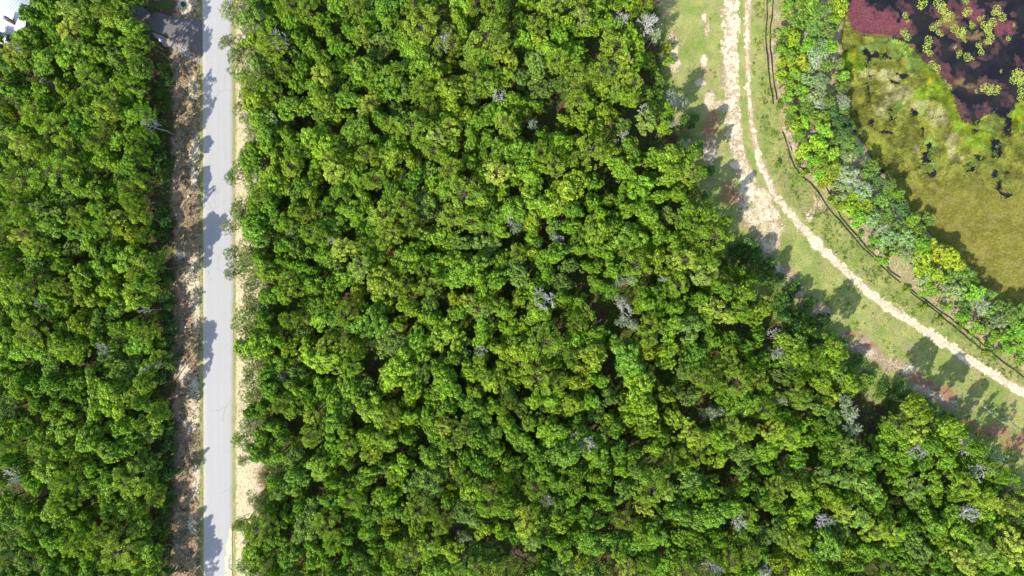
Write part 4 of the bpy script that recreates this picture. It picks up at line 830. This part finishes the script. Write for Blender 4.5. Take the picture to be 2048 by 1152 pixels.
for k in range(40):
    x0 = -9.4+k*.482
    for sy in (-1, 1):
        q = len(rv2); rv2 += [(x0-.02, sy*5.78, 2.96), (x0+.02, sy*5.78, 2.96), (x0+.02, 0, 5.11), (x0-.02, 0, 5.11), (x0-.02, sy*5.78, 3.01), (x0+.02, sy*5.78, 3.01), (x0+.02, 0, 5.16), (x0-.02, 0, 5.16)]
        rf += [(q+4, q+5, q+6, q+7), (q, q+3, q+7, q+4), (q+1, q+5, q+6, q+2), (q, q+4, q+5, q+1)]
roof = link('roof', np_mesh('roof', rv2, rf, M_ROOF), hs)
cx, cy, _ = at(23, 43, 5.0); dx, dy = cx-hx, cy-hy; a_ = math.radians(24); lx, ly = dx*math.cos(a_)-dy*math.sin(a_), dx*math.sin(a_)+dy*math.cos(a_)
print('chimney local', lx, ly)
ch = box_obj('chimney', [(lx-.32, lx+.32, ly-.3, ly+.3, 3.6, 6.3)], M_BRICK, roof)
box_obj('chimney_cap', [(lx-.40, lx+.40, ly-.38, ly+.38, 6.3, 6.42), (lx-.18, lx+.18, ly-.16, ly+.16, 6.42, 6.65)], M_CAP, roof)
for k in range(4):
    x0 = -7+k*4.2; wf = box_obj('window', [(x0, x0+1.2, -5.27, -5.203, 1.0, 1.08), (x0, x0+1.2, -5.27, -5.203, 2.12, 2.2), (x0, x0+.08, -5.27, -5.203, 1.08, 2.12), (x0+1.12, x0+1.2, -5.27, -5.203, 1.08, 2.12)], M_ROOF, hs)
    box_obj('pane', [(x0+.08, x0+1.12, -5.24, -5.21, 1.08, 2.12)], M_GLASS, wf)

# ------------------------------------------------------------------ small things on the verges and fallen wood
def disc_stack(rs, zs, k=16):
    v = []; f = []
    for r_, z in zip(rs, zs):
        for j in range(k): v.append((r_*math.cos(6.2832*j/k), r_*math.sin(6.2832*j/k), z))
    for i in range(len(rs)-1):
        for j in range(k): f.append((i*k+j, i*k+(j+1) % k, (i+1)*k+(j+1) % k, (i+1)*k+j))
    c0 = len(v); v.append((0, 0, zs[-1])); q = (len(rs)-1)*k
    for j in range(k): f.append((q+j, q+(j+1) % k, c0, c0))
    me = bpy.data.meshes.new('m'); me.from_pydata(v, [], [g if g[2] != g[3] else g[:3] for g in f]); me.update(); return me
M_GRN = flat_mat('dark_green_plastic', (.015, .06, .05), .5, .3, 6); M_BLU = flat_mat('dark_teal_plastic', (.03, .10, .14), .4, .3, 6); M_WHT = flat_mat('white_plastic', (.75, .78, .80), .5, .1, 6); M_RCK = flat_mat('grey_rock', (.32, .33, .33), .9, .35, 5)
def lid(px, py, mat, s, lab):
    root = empty('utility_lid', at(px, py)); tag(root, lab, 'utility lid')
    m = disc_stack([.46*s, .44*s, .40*s, .40*s], [-.05, .22, .26, .26]); m.materials.append(mat); link('riser', m, root)
    m = disc_stack([.42*s, .42*s, .36*s, .08*s, .08*s], [.262, .30, .335, .34, .38]); m.materials.append(mat); link('cover', m, root)
lid(367, 9, M_GRN, .95, 'dark green round utility lid on the verge above the driveway')
lid(366.5, 520, M_BLU, .55, 'small dark teal utility lid halfway down the left verge')
lid(366.5, 1021, M_BLU, .55, 'small dark teal utility lid near the bottom of the left verge')
def white_box(px, py, w, h, z, lab, rz=0):
    root = empty('meter_box', at(px, py)); root.rotation_euler[2] = rz; tag(root, lab, 'meter box')
    box_obj('box', [(-w, w, -h, h, -.05, z)], M_WHT, root); box_obj('lid', [(-w*1.08, w*1.08, -h*1.08, h*1.08, z, z+.04)], M_WHT, root)
white_box(378, 393, .19, .19, .18, 'small square white meter box on the left verge', .1)
white_box(371, 654, .2, .14, .12, 'small white meter box lying lower down the left verge', .6)
def post(px, py, h, r_, lab, name='marker_post', cap=True):
    root = empty(name, at(px, py)); tag(root, lab, name.replace('_', ' ')); T = Tube(); T.add([(0, 0, -.2), (0, 0, h)], [r_, r_], 10); link('post', T.mesh('post', M_WHT), root)
    if cap: m = disc_stack([r_*1.5, r_*1.5, r_*.9], [h-.05, h+.03, h+.05]); m.materials.append(M_WHT); link('cap', m, root)
post(311, 407, .9, .09, 'white plastic marker post at the wood edge left of the road')
root = empty('mailbox', at(326, 84)); root.rotation_euler[2] = .5; tag(root, 'small pale blue-white mailbox beside the driveway', 'mailbox')
box_obj('post', [(-.05, .05, -.05, .05, -.1, .95)], M_WHT, root); box_obj('box', [(-.12, .12, -.32, .32, .95, 1.2)], flat_mat('pale_blue_paint', (.55, .66, .74), .4, .1, 5), root); box_obj('arm', [(-.34, .34, -.04, .04, .86, .94)], M_WHT, root)
r = np.random.default_rng(5)
for (px, py) in [(362,102),(368,106),(366,98),(372,109),(360,107)]:
    d = sph(40, r); import bmesh
    bm = bmesh.new(); bmesh.ops.create_icosphere(bm, subdivisions=2, radius=.24)
    for v in bm.verts: v.co *= 1+r.uniform(-.16, .16); v.co.z *= .55
    me = bpy.data.meshes.new('rock'); bm.to_mesh(me); bm.free(); me.materials.append(M_RCK); o = link('rock', me); x, y, _ = at(px, py); o.location = (x, y, .08); o.rotation_euler[2] = r.uniform(0, 6)
    tag(o, 'grey rock in the little pile just below the driveway', 'rock', 'little rock pile below the driveway')
def log(p0, p1, r0, mat, lab, z=.12, br=3):
    a = np.array(at(*p0)); c2 = np.array(at(*p1)); root = empty('fallen_log', tuple(a)); tag(root, lab, 'fallen log', 'fallen logs')
    rr = np.random.default_rng(int(p0[0])); T = Tube(); e = c2-a+np.array([0, 0, z]); limb(T, (0, 0, z), e, r0, r0*.45, rr, 7, 6, .02); link('trunk', T.mesh('trunk', mat), root)
    for k in range(br):
        B = Tube(); t = rr.uniform(.45, .95); d = e/np.linalg.norm(e)+rr.normal(0, .7, 3)*np.array([1, 1, .3]); d[2] = abs(d[2])*.5; twigs(B, e*t+np.array([0, 0, z]), d, np.linalg.norm(e)*.22, r0*.4, 2, rr); link('branch', B.mesh('branch', mat), root)
log((1967,813), (2000,843), .09, M_PALE, 'pale fallen log in weeds by the grassy clearing, lower right')
log((1984,806), (2040,862), .06, M_GREY, 'thin fallen log running to the right edge below the track')
log((1624,262), (1575,283), .10, M_PALE, 'forked bleached fallen branch on the bank beside the silt fence')
log((1833,573), (1853,540), .08, M_BARK, 'brown fallen log on bare soil above the lower silt fence')
log((1718,442), (1735,470), .05, M_PALE, 'thin pale fallen branch under the bank trees')
log((300,205), (322,180), .07, M_BARK, 'brown fallen log on the shaded edge of the left wood')
log((1770,800), (1795,838), .08, M_GREY, 'grey fallen log in the dark gap by the clearing')
log((1745,868), (1785,880), .07, M_GREY, 'grey fallen log in the deep shaded gap lower right', br=1)
log((520,735), (536,712), .07, M_PALE, 'pale fallen log at the sandy edge of the middle wood')
log((1030,1110), (1062,1128), .08, M_BARK, 'brown fallen log in the open gap near the bottom edge')
log((1100,195), (1122,225), .08, M_BARK, 'brown fallen log in the large gap near the top of the wood')
for o in ():
    if o.type == 'MESH' and len(o.material_slots) == 0: print('NOMAT', o.name)

# copies that came out with the same words: say which is which
from collections import defaultdict
byl = defaultdict(list)
for o in bpy.data.objects:
    if o.parent is None and o.get('category') not in (None, 'rock'): byl[o.get('label')].append(o)
for lb, obs in byl.items():
    if len(obs) > 1 and lb:
        obs.sort(key=lambda o: o.location.x)
        for o, w_ in zip(obs, ('left', 'right') if len(obs) == 2 else ('far left', 'left', 'middle', 'right', 'far right', 'second', 'third')): o['label'] = w_+' '+lb.replace(' in middle wood', '').replace(' on the pond', '').replace(' at the edge of the clearing', ' by clearing')

print('COUNTS', COUNT)
for o in bpy.data.objects:
    lb = o.get('label') or ''
    if o.parent is None and len(lb.replace('-', ' ').split()) > 16:
        for a_ in (' near a dead tree', ' by a pale pine', ' by a gap', ' clearing', ' between track and fence'):
            if len(lb.replace('-', ' ').split()) > 16 and ('percent' in lb): lb = lb.replace(a_, '')
        o['label'] = lb
        if len(lb.split()) > 16: print('LONG', lb)
